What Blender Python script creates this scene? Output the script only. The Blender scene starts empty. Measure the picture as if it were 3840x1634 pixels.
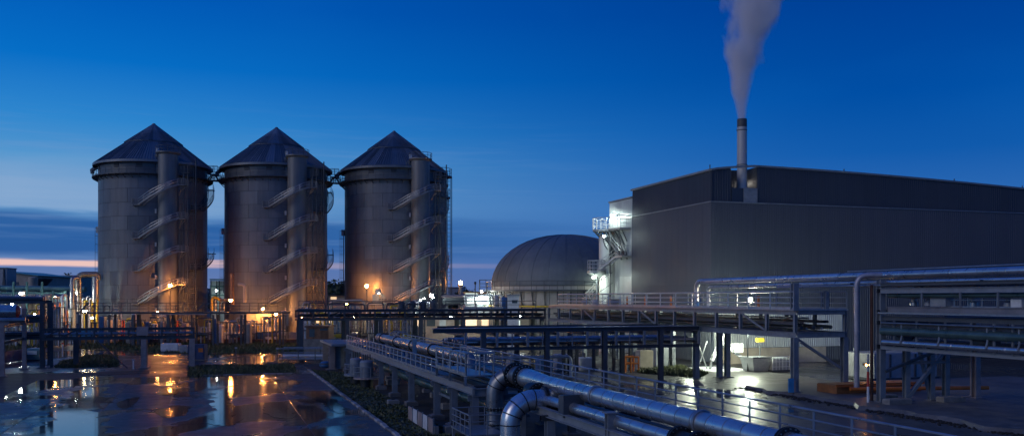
import bpy, math, random
import numpy as np
from mathutils import Vector, Matrix
random.seed(7)
PI = math.pi
SC = bpy.context.scene
COL = SC.collection

# ---------------------------------------------------------------- camera
FPX = 3400.0; CAMH = 8.0; HOR = 1118.0          # focal length, eye height, horizon row
cam = bpy.data.cameras.new('camera')
cam.sensor_width = 36.0
cam.lens = 36.0 * FPX / 3840.0
cam.shift_y = (HOR - 817.0) / 3840.0
cam.clip_start = 0.5; cam.clip_end = 6000
co = bpy.data.objects.new('camera', cam); COL.objects.link(co)
co.location = (0, 0, CAMH); co.rotation_euler = (PI/2, 0, 0)
SC.camera = co

# ---------------------------------------------------------------- view / sky / sun
SC.view_settings.view_transform = 'Standard'
SC.view_settings.look = 'None'
SC.view_settings.exposure = 0.0
SC.view_settings.gamma = 1.0
SC.cycles.volume_bounces = 4; SC.cycles.max_bounces = 10
SC.render.resolution_x = 1024; SC.render.resolution_y = 435

def ordn(i): return ('first','second','third','fourth','fifth','sixth','seventh','eighth','ninth','tenth','eleventh','twelfth','thirteenth','fourteenth','fifteenth','sixteenth','seventeenth','eighteenth')[i]
def lin(r, g, b):
    f = lambda c: (c/255/12.92) if c/255 <= .04045 else ((c/255+.055)/1.055)**2.4
    return (f(r), f(g), f(b), 1.0)

W = bpy.data.worlds.new('World'); SC.world = W; W.use_nodes = True
nt = W.node_tree; nt.nodes.clear()
def N(t, **kw):
    n = nt.nodes.new(t)
    for k, v in kw.items(): setattr(n, k, v)
    return n
def LK(a, b): nt.links.new(a, b)
def MA(op, a, b=None, c=None, clamp=False):
    n = N('ShaderNodeMath', operation=op, use_clamp=clamp)
    for i, x in enumerate((a, b, c)):
        if x is None: continue
        if isinstance(x, (int, float)): n.inputs[i].default_value = x
        else: LK(x, n.inputs[i])
    return n.outputs[0]
def SS(x, a, b):
    n = N('ShaderNodeMapRange', interpolation_type='SMOOTHSTEP'); n.clamp = True
    LK(x, n.inputs['Value']); n.inputs['From Min'].default_value = a; n.inputs['From Max'].default_value = b
    return n.outputs[0]
def BUMP(x, a, b, c, d):
    return MA('MULTIPLY', SS(x, a, b), MA('SUBTRACT', 1.0, SS(x, c, d)))
def RAMP(x, stops):
    n = N('ShaderNodeValToRGB'); LK(x, n.inputs[0]); e = n.color_ramp.elements
    while len(e) < len(stops): e.new(0.5)
    for i, (p, c) in enumerate(stops): e[i].position = p; e[i].color = c
    return n.outputs[0]
def MIX(f, a, b):
    n = N('ShaderNodeMix', data_type='RGBA')
    LK(f, n.inputs[0])
    for x, k in ((a, 6), (b, 7)):
        if isinstance(x, tuple): n.inputs[k].default_value = x
        else: LK(x, n.inputs[k])
    return n.outputs[2]
def NOISE(vec, scale, detail=4, rough=.55):
    n = N('ShaderNodeTexNoise'); n.inputs['Scale'].default_value = scale
    n.inputs['Detail'].default_value = detail; n.inputs['Roughness'].default_value = rough
    LK(vec, n.inputs['Vector']); return n.outputs[0]
tc = N('ShaderNodeTexCoord'); sp = N('ShaderNodeSeparateXYZ'); LK(tc.outputs['Generated'], sp.inputs[0])
hyp = MA('SQRT', MA('ADD', MA('MULTIPLY', sp.outputs[0], sp.outputs[0]), MA('MULTIPLY', sp.outputs[1], sp.outputs[1])))
hyp = MA('MAXIMUM', hyp, 0.001)
tt = MA('DIVIDE', sp.outputs[2], hyp)              # tangent of the elevation
az = MA('DIVIDE', sp.outputs[0], hyp)              # sine of the azimuth
t2 = MA('MULTIPLY', tt, 2.0, clamp=True)
left = RAMP(t2, [(0, lin(108,124,170)), (.06, lin(94,122,176)), (.13, lin(82,134,190)), (.20, lin(98,152,202)),
                 (.28, lin(82,150,206)), (.36, lin(46,134,206)), (.48, lin(6,110,198)), (.62, lin(0,90,184)), (1, lin(0,66,156))])
right = RAMP(t2, [(0, lin(72,100,160)), (.10, lin(60,104,170)), (.20, lin(44,104,178)), (.30, lin(16,90,172)),
                  (.42, lin(0,78,164)), (.62, lin(0,64,150)), (1, lin(0,48,124))])
sky = MIX(SS(az, -.52, .42), left, right)
cv = N('ShaderNodeCombineXYZ'); LK(MA('MULTIPLY', az, 3.0), cv.inputs[0]); LK(MA('MULTIPLY', tt, 26.0), cv.inputs[1])
n1 = NOISE(cv.outputs[0], 1.3, 5, .55)
cv2 = N('ShaderNodeCombineXYZ'); LK(MA('MULTIPLY', az, 5.0), cv2.inputs[0]); LK(MA('MULTIPLY', tt, 90.0), cv2.inputs[1]); cv2.inputs[2].default_value = 3.3
n2 = NOISE(cv2.outputs[0], 1.0, 5, .6)
cv3 = N('ShaderNodeCombineXYZ'); LK(MA('MULTIPLY', az, 2.2), cv3.inputs[0]); LK(MA('MULTIPLY', tt, 5.0), cv3.inputs[1]); cv3.inputs[2].default_value = 9.1
n3 = NOISE(cv3.outputs[0], 1.5, 3, .5)
tw = MA('ADD', tt, MA('MULTIPLY', MA('SUBTRACT', n1, .5), .036))
leftish = MA('SUBTRACT', 1.0, SS(az, -.44, -.14))
midish = MA('SUBTRACT', 1.0, SS(az, -.30, .22))
pale = MA('MULTIPLY', MA('MULTIPLY', BUMP(tw, .084, .092, .105, .150), leftish), MA('ADD', .40, MA('MULTIPLY', n2, .85), None, True))
sky = MIX(pale, sky, lin(138,170,208))
dark = MA('MULTIPLY', BUMP(tw, .038, .050, .076, .090), MA('MULTIPLY', midish, .85))
sky = MIX(dark, sky, lin(32,86,154))
wisp = MA('MULTIPLY', BUMP(tt, .02, .05, .12, .22), MA('MULTIPLY', SS(n2, .48, .74), MA('MULTIPLY', midish, .35)))
sky = MIX(wisp, sky, lin(120,156,204))
tp = MA('ADD', tt, MA('MULTIPLY', MA('SUBTRACT', n1, .5), .016))
pink = MA('MULTIPLY', BUMP(tp, .0305, .0335, .0365, .0395), MA('MULTIPLY', SS(n2, .30, .52), MA('ADD', MA('MULTIPLY', leftish, .78), MA('MULTIPLY', midish, .22))))
sky = MIX(pink, sky, lin(236,196,190))
soft = MA('MULTIPLY', MA('SUBTRACT', n3, .5), .5)
sky = MIX(MA('MAXIMUM', soft, 0), sky, lin(20,110,196))
bg = N('ShaderNodeBackground'); LK(sky, bg.inputs[0]); bg.inputs[1].default_value = 1.0
ow = N('ShaderNodeOutputWorld'); LK(bg.outputs[0], ow.inputs[0])
W.cycles.sampling_method = 'MANUAL'; W.cycles.sample_map_resolution = 512

sl = bpy.data.lights.new('sun', 'SUN'); sl.energy = 0.48; sl.angle = math.radians(30); sl.color = (1.0, .90, .82)
so = bpy.data.objects.new('sun', sl); COL.objects.link(so)
so.rotation_euler = Vector((0.80, 0.50, -0.42)).to_track_quat('-Z', 'Y').to_euler()

# ---------------------------------------------------------------- frames
# site grid: u to the right, v away, turned against the camera axis
A = math.atan(.33); CA, SA = math.cos(A), math.sin(A)
def S2W(u, v): return (u*CA - v*SA, u*SA + v*CA)
def W2S(x, y): return (x*CA + y*SA, -x*SA + y*CA)
def P(px, py, Y): return Vector(((px-1920)*Y/FPX, Y, CAMH - (py-HOR)*Y/FPX))
def PX(px, Y): return (px-1920)*Y/FPX
def PZ(py, Y): return CAMH - (py-HOR)*Y/FPX
def G(px, py):
    Y = CAMH*FPX/(py-HOR); return ((px-1920)*Y/FPX, Y)
ORG = {}

# ---------------------------------------------------------------- mesh builder
class MB:
    def __init__(s): s.v = []; s.f = []; s.s = []
    def add(s, vs, fs, smooth=False):
        b = len(s.v); s.v += [tuple(p) for p in vs]
        s.f += [tuple(i+b for i in f) for f in fs]; s.s += [smooth]*len(fs); return s
    def bx(s, x0, x1, y0, y1, z0, z1):
        return s.add([(x0,y0,z0),(x1,y0,z0),(x1,y1,z0),(x0,y1,z0),(x0,y0,z1),(x1,y0,z1),(x1,y1,z1),(x0,y1,z1)],
              [(0,3,2,1),(4,5,6,7),(0,1,5,4),(1,2,6,5),(2,3,7,6),(3,0,4,7)])
    def box(s, c, d): return s.bx(c[0]-d[0]/2, c[0]+d[0]/2, c[1]-d[1]/2, c[1]+d[1]/2, c[2]-d[2]/2, c[2]+d[2]/2)
    def bbox(s, x0, x1, y0, y1, z0, z1, b):           # box with chamfered top edges and corners
        vs = []; 
        for z, i in ((z0, 0), (z1-b, 0), (z1, b)):
            vs += [(x0+i,y0+i,z),(x1-i,y0+i,z),(x1-i,y1-i,z),(x0+i,y1-i,z)]
        fs = [(0,3,2,1),(8,9,10,11)]
        for k in (0, 4):
            for j in range(4): fs.append((k+j, k+(j+1)%4, k+4+(j+1)%4, k+4+j))
        return s.add(vs, fs)
    def _fr(s, p, q, up=(0,0,1)):
        d = (Vector(q)-Vector(p)).normalized(); up = Vector(up)
        if abs(d.dot(up)) > .98: up = Vector((0,1,0))
        r = d.cross(up).normalized(); u = r.cross(d).normalized(); return d, r, u
    def prof(s, p, q, pts, up=(0,0,1), caps=True):     # sweep a closed 2-D profile along p-q
        d, r, u = s._fr(p, q, up); p = Vector(p); q = Vector(q); n = len(pts)
        vs = [p + r*a + u*b for a, b in pts] + [q + r*a + u*b for a, b in pts]
        fs = [(i, i+n, (i+1)%n+n, (i+1)%n) for i in range(n)]
        if caps: fs += [tuple(range(n)), tuple(range(2*n-1, n-1, -1))]
        return s.add(vs, fs)
    def beam(s, p, q, w, h=None, up=(0,0,1)):
        h = h or w; return s.prof(p, q, [(-w/2,-h/2),(w/2,-h/2),(w/2,h/2),(-w/2,h/2)], up)
    def ib(s, p, q, w, h, t=None, up=(0,0,1)):         # I section
        t = t or h*.09; a = w/2; b = h/2; e = t*.5
        return s.prof(p, q, [(-a,-b),(a,-b),(a,-b+t),(e,-b+t),(e,b-t),(a,b-t),(a,b),(-a,b),(-a,b-t),(-e,b-t),(-e,-b+t),(-a,-b+t)], up, True)
    def tube(s, pts, r, n=8, cap=True, closed=False):
        pts = [Vector(p) for p in pts]; m = len(pts)
        rs = r if isinstance(r, (list, tuple)) else [r]*m
        vs = []; prev = None
        for i, p in enumerate(pts):
            if closed: d = pts[(i+1) % m] - pts[i-1]
            else: d = pts[min(i+1, m-1)] - pts[max(i-1, 0)]
            d.normalize()
            if prev is None:
                a = Vector((0,0,1)) if abs(d.z) < .95 else Vector((0,1,0))
                x = d.cross(a).normalized()
            else:
                x = prev - d*prev.dot(d)
                x = x.normalized() if x.length > 1e-6 else d.cross(Vector((0,1,0))).normalized()
            prev = x; y = d.cross(x)
            for k in range(n):
                an = 2*PI*k/n + PI/n; vs.append(p + (x*math.cos(an) + y*math.sin(an))*rs[i])
        fs = []
        for i in range(m if closed else m-1):
            a = i*n; b = ((i+1) % m)*n
            for k in range(n): fs.append((a+k, a+(k+1) % n, b+(k+1) % n, b+k))
        s.add(vs, fs, n > 5)
        if cap and not closed:
            b = len(s.v)-m*n
            s.f += [tuple(range(b+n-1, b-1, -1)), tuple(range(b+(m-1)*n, b+m*n))]; s.s += [False, False]
        return s
    def cyl(s, p, q, r, n=12, r2=None): return s.tube([p, q], [r, r if r2 is None else r2], n)
    def lathe(s, prof, n=24, c=(0,0,0), a0=0, a1=2*PI, smooth=True):
        full = abs(a1-a0-2*PI) < 1e-6; m = n if full else n+1; k = len(prof); vs = []
        for j in range(m):
            an = a0+(a1-a0)*j/n
            for r, z in prof: vs.append((c[0]+r*math.cos(an), c[1]+r*math.sin(an), c[2]+z))
        fs = []
        for j in range(n):
            for i in range(k-1):
                a = j*k+i; b = ((j+1) % m)*k+i; fs.append((a, b, b+1, a+1))
        return s.add(vs, fs, smooth)
    def sphere(s, c, r, n=10, sz=1.0):
        return s.lathe([(r*math.sin(PI*i/(n//2)), -r*sz*math.cos(PI*i/(n//2))) for i in range(n//2+1)], n, c)
    def mesh(s, name, mat, off=(0,0,0)):
        me = bpy.data.meshes.new(name)
        v = np.array(s.v, dtype=np.float32) - np.array(off, dtype=np.float32)
        me.from_pydata(v.tolist(), [], s.f)
        me.polygons.foreach_set('use_smooth', s.s)
        if any(s.s): me.set_sharp_from_angle(angle=.6)
        if mat: me.materials.append(mat)
        return me

# ---------------------------------------------------------------- objects
def setp(o, label=None, cat=None, group=None, kind=None):
    if label: o['label'] = label
    if cat: o['category'] = cat
    if group: o['group'] = group
    if kind: o['kind'] = kind
def place(o, fr, org):
    if fr == 'S':
        x, y = S2W(org[0], org[1]); o.location = (x, y, org[2]); o.rotation_euler = (0, 0, A)
    else: o.location = org
def thing(name, label, cat, fr='S', org=(0,0,0), group=None, kind=None):
    o = bpy.data.objects.new(name, None); o.empty_display_size = .3; COL.objects.link(o)
    place(o, fr, org); ORG[o] = Vector(org); setp(o, label, cat, group, kind); return o
def single(mb, name, mat, label=None, cat=None, fr='S', org=(0,0,0), group=None, kind=None):
    o = bpy.data.objects.new(name, mb.mesh(name, mat, org)); COL.objects.link(o)
    place(o, fr, org); ORG[o] = Vector(org); setp(o, label, cat, group, kind); return o
def part(mb, name, mat, parent, label=None, kind=None):
    o = bpy.data.objects.new(name, mb.mesh(name, mat, ORG[parent])); COL.objects.link(o)
    o.parent = parent; ORG[o] = ORG[parent]; setp(o, label, None, None, kind); return o
def piece(name, me, parent, loc, rz=0, scale=None, rot=None):
    o = bpy.data.objects.new(name, me); COL.objects.link(o); o.parent = parent
    o.location = Vector(loc) - ORG[parent]
    o.rotation_euler = rot if rot else (0, 0, rz)
    if scale: o.scale = scale
    ORG[o] = Vector(loc); return o
def copy_tree(o, parent=None):
    c = o.copy(); COL.objects.link(c)
    if parent: c.parent = parent
    for ch in list(o.children): copy_tree(ch, c)
    return c

# ---------------------------------------------------------------- materials
MATS = {}
def mat(name, col, rough=.5, metal=0.0, var=.12, scale=1.5, rnd=0.0, streak=0.0, bump=0.0, bscale=20, spec=.5, rust=0.0, rvar=.12):
    m = bpy.data.materials.new(name); m.use_nodes = True; t = m.node_tree; b = t.nodes['Principled BSDF']
    b.inputs['Metallic'].default_value = metal; b.inputs['Specular IOR Level'].default_value = spec
    def n(ty): return t.nodes.new(ty)
    g = n('ShaderNodeNewGeometry')
    nz = n('ShaderNodeTexNoise'); nz.inputs['Scale'].default_value = scale; nz.inputs['Detail'].default_value = 6; nz.inputs['Roughness'].default_value = .65
    t.links.new(g.outputs['Position'], nz.inputs['Vector'])
    fac = nz.outputs[0]
    if streak:
        mp = n('ShaderNodeMapping'); mp.inputs['Scale'].default_value = (1.6, 1.6, .10); t.links.new(g.outputs['Position'], mp.inputs[0])
        n2_ = n('ShaderNodeTexNoise'); n2_.inputs['Scale'].default_value = 1.0; n2_.inputs['Detail'].default_value = 5; t.links.new(mp.outputs[0], n2_.inputs['Vector'])
        mx = n('ShaderNodeMix'); mx.inputs[0].default_value = streak
        t.links.new(nz.outputs[0], mx.inputs[2]); t.links.new(n2_.outputs[0], mx.inputs[3]); fac = mx.outputs[0]
    if rnd:
        oi = n('ShaderNodeObjectInfo'); ad = n('ShaderNodeMath'); ad.operation = 'MULTIPLY_ADD'
        t.links.new(oi.outputs['Random'], ad.inputs[0]); ad.inputs[1].default_value = rnd; t.links.new(fac, ad.inputs[2])
        a2 = n('ShaderNodeMath'); a2.operation = 'SUBTRACT'; t.links.new(ad.outputs[0], a2.inputs[0]); a2.inputs[1].default_value = rnd/2; fac = a2.outputs[0]
    r = n('ShaderNodeValToRGB'); t.links.new(fac, r.inputs[0])
    r.color_ramp.elements[0].position = .25; r.color_ramp.elements[1].position = .75
    r.color_ramp.elements[0].color = tuple(max(0, c*(1-var*2.2)) for c in col)+(1,)
    r.color_ramp.elements[1].color = tuple(min(1, c*(1+var*2.2)) for c in col)+(1,)
    out = r.outputs[0]
    if rust:
        n3_ = n('ShaderNodeTexNoise'); n3_.inputs['Scale'].default_value = 2.2; n3_.inputs['Detail'].default_value = 8; n3_.inputs['Roughness'].default_value = .7
        t.links.new(g.outputs['Position'], n3_.inputs['Vector'])
        mr = n('ShaderNodeMapRange'); t.links.new(n3_.outputs[0], mr.inputs[0]); mr.inputs[1].default_value = .62; mr.inputs[2].default_value = .74; mr.inputs[4].default_value = rust
        mx = n('ShaderNodeMix'); mx.data_type = 'RGBA'; t.links.new(mr.outputs[0], mx.inputs[0]); t.links.new(out, mx.inputs[6]); mx.inputs[7].default_value = (.12,.05,.025,1); out = mx.outputs[2]
    t.links.new(out, b.inputs['Base Color'])
    rr = n('ShaderNodeMapRange'); t.links.new(nz.outputs[0], rr.inputs[0]); rr.inputs[1].default_value = .3; rr.inputs[2].default_value = .7
    rr.inputs[3].default_value = max(.03, rough-rvar); rr.inputs[4].default_value = min(1, rough+rvar); t.links.new(rr.outputs[0], b.inputs['Roughness'])
    if bump:
        nb = n('ShaderNodeTexNoise'); nb.inputs['Scale'].default_value = bscale; nb.inputs['Detail'].default_value = 4; t.links.new(g.outputs['Position'], nb.inputs['Vector'])
        bp = n('ShaderNodeBump'); bp.inputs['Strength'].default_value = bump; bp.inputs['Distance'].default_value = .02
        t.links.new(nb.outputs[0], bp.inputs['Height']); t.links.new(bp.outputs[0], b.inputs['Normal'])
    MATS[name] = m; return m
def emit(name, col, st):
    m = bpy.data.materials.new(name); m.use_nodes = True; t = m.node_tree; b = t.nodes['Principled BSDF']
    b.inputs['Base Color'].default_value = (.8,.8,.8,1); b.inputs['Emission Color'].default_value = col+(1,); b.inputs['Emission Strength'].default_value = st
    return m
STAIRM = mat('stair_galvanised', (.22,.23,.24), .5, .5, .1, 2)
STEEL = mat('painted_steel_dark', (.068,.078,.09), .45, .12, .15, 1.2, rust=.5)
STEELB = mat('painted_steel_blue_grey', (.21,.235,.26), .45, .10, .14, 1.2, rust=.4)
GALV = mat('galvanised_steel', (.36,.38,.40), .40, .75, .12, 3)
ALU = mat('aluminium_cladding', (.56,.58,.60), .31, .82, .08, 1.4, rnd=.40, bump=.02, bscale=2, rvar=.08)
ALUD = mat('weathered_cladding', (.25,.26,.275), .36, .75, .15, 1.4, rnd=.25, bump=.04, bscale=4)
PIPED = mat('dark_pipe_paint', (.07,.08,.09), .38, .45, .2, 1.0, rust=.6)
PIPEG = mat('green_pipe_paint', (.07,.12,.115), .35, .3, .2, 1.0)
RUBBER = mat('black_flange', (.03,.033,.036), .45, .5, .2, 3)
BOLT = mat('bright_bolts', (.6,.6,.6), .3, 1.0, .05, 3)
PLATE = mat('silo_plate', (.138,.155,.174), .50, .08, .16, .22, rnd=.17, streak=.45, bump=.05, bscale=1.2)
CORE = mat('silo_seam', (.09,.092,.095), .6, .2, .1, 1)
ROOFS = mat('roof_sheet', (.145,.165,.19), .45, .3, .16, .5, rnd=.55)
RINGW = mat('silo_upper_band', (.12,.135,.15), .5, .3, .15, .5, streak=.4)
TOWERM = mat('stair_tower_shell', (.165,.175,.18), .5, .2, .15, .4, streak=.6)
HALLL = mat('hall_cladding_lower', (.068,.080,.106), .55, .05, .08, .25, rnd=.14, streak=.35)
HALLU = mat('hall_cladding_upper', (.030,.044,.068), .52, .1, .08, .25, rnd=.14, streak=.3)
HALLC = mat('hall_backing', (.06,.065,.07), .7, 0, .1, 1)
ANNEX = mat('pale_corrugated_sheet', (.50,.52,.51), .40, .35, .10, .4, rnd=.15, streak=.4)
DOMEM = mat('dome_membrane', (.120,.140,.152), .55, .1, .16, .18, rnd=.12, streak=.3)
DOMEW = mat('dome_wall_panel', (.33,.32,.30), .55, .1, .14, .4, rnd=.2, streak=.5)
CHIM = mat('chimney_shell', (.42,.42,.42), .5, .2, .10, .6, streak=.5)
CHIMT = mat('chimney_tip', (.08,.085,.09), .6, .2, .1, 2)
CONC = mat('concrete', (.20,.195,.185), .75, 0, .18, 1.6, bump=.4, bscale=10)
CONCD = mat('dark_damp_concrete', (.12,.115,.11), .55, 0, .25, .9, bump=.5, bscale=6)
KERB = mat('kerb_stone', (.24,.235,.22), .6, 0, .3, 2.0, rnd=.5, bump=.5, bscale=12)
DIRT = mat('damp_soil', (.026,.022,.017), .7, 0, .35, .6, bump=.8, bscale=4)
WHITE = mat('white_paint', (.62,.64,.65), .45, .05, .08, 2)
GREY = mat('grey_paint', (.30,.32,.34), .45, .2, .1, 2)
BLUE = mat('blue_paint', (.04,.13,.30), .4, .1, .15, 2)
NAVY = mat('navy_hoarding', (.03,.055,.13), .5, .1, .2, 2, rnd=.3)
ORANGE = mat('orange_paint', (.55,.16,.03), .45, .1, .15, 2)
YELLOW = mat('yellow_paint', (.60,.42,.04), .45, .1, .15, 2)
RED = mat('red_paint', (.45,.05,.035), .45, .1, .15, 2)
PINK = mat('primer_column_paint', (.34,.27,.25), .5, .1, .15, 1.5)  # on rack and gantry columns, pinkish light is put into this colour
BROWN = mat('brown_boarding', (.20,.105,.06), .6, 0, .2, 2, rnd=.4)
TAN = mat('tan_render', (.42,.36,.28), .7, 0, .12, .8)
TEAL = mat('teal_steel', (.10,.22,.22), .4, .3, .15, 1)
BARK = mat('bark', (.05,.04,.03), .85, 0, .2, 4)
LEAF = mat('leaves', (.045,.065,.025), .6, 0, .35, 1.2, rnd=.2)
GRASSM = mat('grass_blades', (.065,.078,.028), .55, 0, .35, .35)
TURF = mat('turf', (.038,.044,.02), .8, 0, .4, .5, bump=.8, bscale=5)
HILL = mat('wooded_hill', (.016,.022,.018), .9, 0, .5, .05, bump=1, bscale=.3)
GLASSM = mat('dark_glazing', (.06,.09,.11), .12, 0, .1, 1)
GLASST = mat('pale_translucent_sheet', (.50,.60,.60), .3, 0, .1, .6)
SOD = emit('sodium_lamp', (1.0,.32,.06), 700)
SODS = emit('sodium_lamp_small', (1.0,.38,.09), 380)
COOL = emit('white_lamp', (.84,1.0,.92), 420)
COOLS = emit('white_lamp_small', (.88,1.0,.90), 240)
WARM = emit('warm_lamp', (1.0,.78,.42), 150)
TINY = emit('small_marker_lamp', (1.0,.9,.7), 40)
SODH = emit('sodium_lamp_strong', (1.0,.36,.08), 1900)
LITW = emit('lit_window', (1.0,.66,.30), .85)
LITC = emit('lit_window_cool', (.78,1.0,.90), .8)

def wetmat(name, base, lo=.45, hi=.57, pscale=.105, wet=.06, dry=.38, dark=.45, stretch=(1.0,.55,1.0)):
    m = bpy.data.materials.new(name); m.use_nodes = True; t = m.node_tree; b = t.nodes['Principled BSDF']
    def n(ty, **k):
        x = t.nodes.new(ty)
        for a_, v_ in k.items(): setattr(x, a_, v_)
        return x
    g = n('ShaderNodeNewGeometry')
    mp = n('ShaderNodeMapping'); mp.inputs['Scale'].default_value = stretch; mp.inputs['Rotation'].default_value = (0,0,-A)
    t.links.new(g.outputs['Position'], mp.inputs[0])
    a = n('ShaderNodeTexNoise'); a.inputs['Scale'].default_value = pscale; a.inputs['Detail'].default_value = 6; a.inputs['Roughness'].default_value = .56; a.inputs['Distortion'].default_value = .5
    t.links.new(mp.outputs[0], a.inputs['Vector'])
    oi = n('ShaderNodeObjectInfo'); ad = n('ShaderNodeMath', operation='MULTIPLY_ADD'); t.links.new(oi.outputs['Random'], ad.inputs[0]); ad.inputs[1].default_value = .07; t.links.new(a.outputs[0], ad.inputs[2])
    mr = n('ShaderNodeMapRange', interpolation_type='SMOOTHSTEP'); t.links.new(ad.outputs[0], mr.inputs[0]); mr.inputs[1].default_value = lo+.03; mr.inputs[2].default_value = hi+.03
    c = n('ShaderNodeTexNoise'); c.inputs['Scale'].default_value = .8; c.inputs['Detail'].default_value = 8; c.inputs['Roughness'].default_value = .65; t.links.new(g.outputs['Position'], c.inputs['Vector'])
    fine = n('ShaderNodeTexNoise'); fine.inputs['Scale'].default_value = 14; fine.inputs['Detail'].default_value = 4; t.links.new(g.outputs['Position'], fine.inputs['Vector'])
    r = n('ShaderNodeValToRGB'); t.links.new(c.outputs[0], r.inputs[0]); r.color_ramp.elements[0].position = .3; r.color_ramp.elements[1].position = .72
    r.color_ramp.elements[0].color = tuple(x*.6 for x in base)+(1,); r.color_ramp.elements[1].color = tuple(x*1.35 for x in base)+(1,)
    mx = n('ShaderNodeMix', data_type='RGBA', blend_type='MULTIPLY'); t.links.new(mr.outputs[0], mx.inputs[0]); t.links.new(r.outputs[0], mx.inputs[6]); mx.inputs[7].default_value = (dark,dark,dark,1)
    t.links.new(mx.outputs[2], b.inputs['Base Color'])
    dr = n('ShaderNodeMapRange'); t.links.new(c.outputs[0], dr.inputs[0]); dr.inputs[1].default_value = .3; dr.inputs[2].default_value = .7; dr.inputs[3].default_value = dry-.10; dr.inputs[4].default_value = dry+.12
    rm = n('ShaderNodeMix'); t.links.new(mr.outputs[0], rm.inputs[0]); t.links.new(dr.outputs[0], rm.inputs[2]); rm.inputs[3].default_value = wet
    t.links.new(rm.outputs[0], b.inputs['Roughness'])
    sm_ = n('ShaderNodeMapRange'); t.links.new(mr.outputs[0], sm_.inputs[0]); sm_.inputs[3].default_value = .22; sm_.inputs[4].default_value = .5; t.links.new(sm_.outputs[0], b.inputs['Specular IOR Level'])
    inv = n('ShaderNodeMath', operation='SUBTRACT'); inv.inputs[0].default_value = 1.02; t.links.new(mr.outputs[0], inv.inputs[1])
    bs = n('ShaderNodeMath', operation='MULTIPLY'); t.links.new(inv.outputs[0], bs.inputs[0]); bs.inputs[1].default_value = .35
    bp = n('ShaderNodeBump'); bp.inputs['Distance'].default_value = .02; t.links.new(bs.outputs[0], bp.inputs['Strength']); t.links.new(fine.outputs[0], bp.inputs['Height'])
    t.links.new(bp.outputs[0], b.inputs['Normal'])
    return m
WETC = wetmat('wet_concrete', (.065,.065,.066))
WETY = wetmat('wet_yard_concrete', (.11,.11,.105), .50, .64, .12)
WATER = mat('standing_water', (.020,.022,.025), .06, 0, .1, .4, bump=.03, bscale=1.5, rvar=.035)
WETA = wetmat('wet_asphalt', (.045,.045,.047), .44, .60, .07, wet=.10, dry=.42)

# ---------------------------------------------------------------- builders shared by many things
MC = {}
def cached(key, fn):
    if key not in MC: MC[key] = fn()
    return MC[key]
def resample(pts, step):
    pts = [Vector(p) for p in pts]; L = [0]
    for a, b in zip(pts, pts[1:]): L.append(L[-1]+(b-a).length)
    n = max(1, round(L[-1]/step)); out = []
    for i in range(n+1):
        d = L[-1]*i/n; k = 0
        while k < len(L)-2 and L[k+1] < d: k += 1
        seg = L[k+1]-L[k]; f = 0 if seg == 0 else (d-L[k])/seg
        out.append(pts[k].lerp(pts[k+1], min(1, f)))
    return out
def railing(parent, pts, h=1.1, step=1.5, mids=(.55,), r=.03, mat=GALV, toe=0, name='railing'):
    pts = [Vector(p) for p in pts]; m = MB(); up = Vector((0,0,1))
    for hh in (h,)+tuple(mids): m.tube([p+up*hh for p in pts], r if hh == h else r*.75, 6)
    if toe:
        for a, b in zip(pts, pts[1:]): m.beam(a+up*toe/2, b+up*toe/2, .02, toe)
    o = part(m, name, mat, parent)
    pm = cached(('post', h, r, mat.name), lambda: MB().cyl((0,0,0), (0,0,h-r*.6), r*.95, 6).mesh('post', mat))
    for p in resample(pts, step): piece('post', pm, o, p)
    return o
def col(parent, u, v, z0, z1, w=.35, mat=STEEL, foot=.5, rz=0, name='column'):
    m = MB(); m.ib((u,v,z0), (u,v,z1), w, w*1.05, w*.11, up=(0,1,0)); m.box((u,v,z0+.02), (w*1.5, w*1.5, .04))
    o = part(m, name, mat, parent)
    if foot:
        part(MB().bbox(u-w*1.1, u+w*1.1, v-w*1.1, v+w*1.1, z0-foot, z0-.002, .05), 'footing', CONCD, o)
    return o
def ibeam(parent, p, q, w=.2, h=.35, mat=STEEL, name='beam'):
    return part(MB().ib(p, q, w, h), name, mat, parent)
def fillet(pts, R, n=6):
    pts = [Vector(p) for p in pts]; out = [pts[0]]
    for i in range(1, len(pts)-1):
        a, b, c = pts[i-1], pts[i], pts[i+1]
        d1 = (a-b); d2 = (c-b); l = min(R, d1.length*.5, d2.length*.5)
        d1.normalize(); d2.normalize(); s = b+d1*l; e = b+d2*l
        for k in range(n+1):
            f = k/n; out.append(s*(1-f)**2 + b*2*f*(1-f) + e*f*f)
    out.append(pts[-1]); return out
def pipe(label, pts, r, mat=ALUD, fr='S', R=None, group=None, n=10, name='pipe', bands=0, bmat=None, cat='pipe'):
    fp = fillet(pts, R or r*3.2) if len(pts) > 2 else [Vector(p) for p in pts]
    org = Vector(pts[0])
    if not bands: return single(MB().tube(fp, r, n), name, mat, label, cat, fr, org, group)
    t = thing(name, label, cat, fr, org, group)
    part(MB().tube(fp, r, n), 'pipe_body', mat, t)
    bm = cached(('band', round(r, 3), (bmat or mat).name), lambda: MB().lathe([(r*1.0,-.07),(r*1.07,-.05),(r*1.07,.05),(r*1.0,.07)], n).mesh('joint_band', bmat or mat))
    q = [Vector(p) for p in pts]
    for a, b in zip(q, q[1:]):
        L = (b-a).length
        if L < bands: continue
        rot = (b-a).to_track_quat('Z', 'Y').to_euler()
        k = int(L/bands)
        for i in range(1, k+1):
            piece('joint_band', bm, t, a.lerp(b, (i-.5)/k), rot=rot)
    return t
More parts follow.
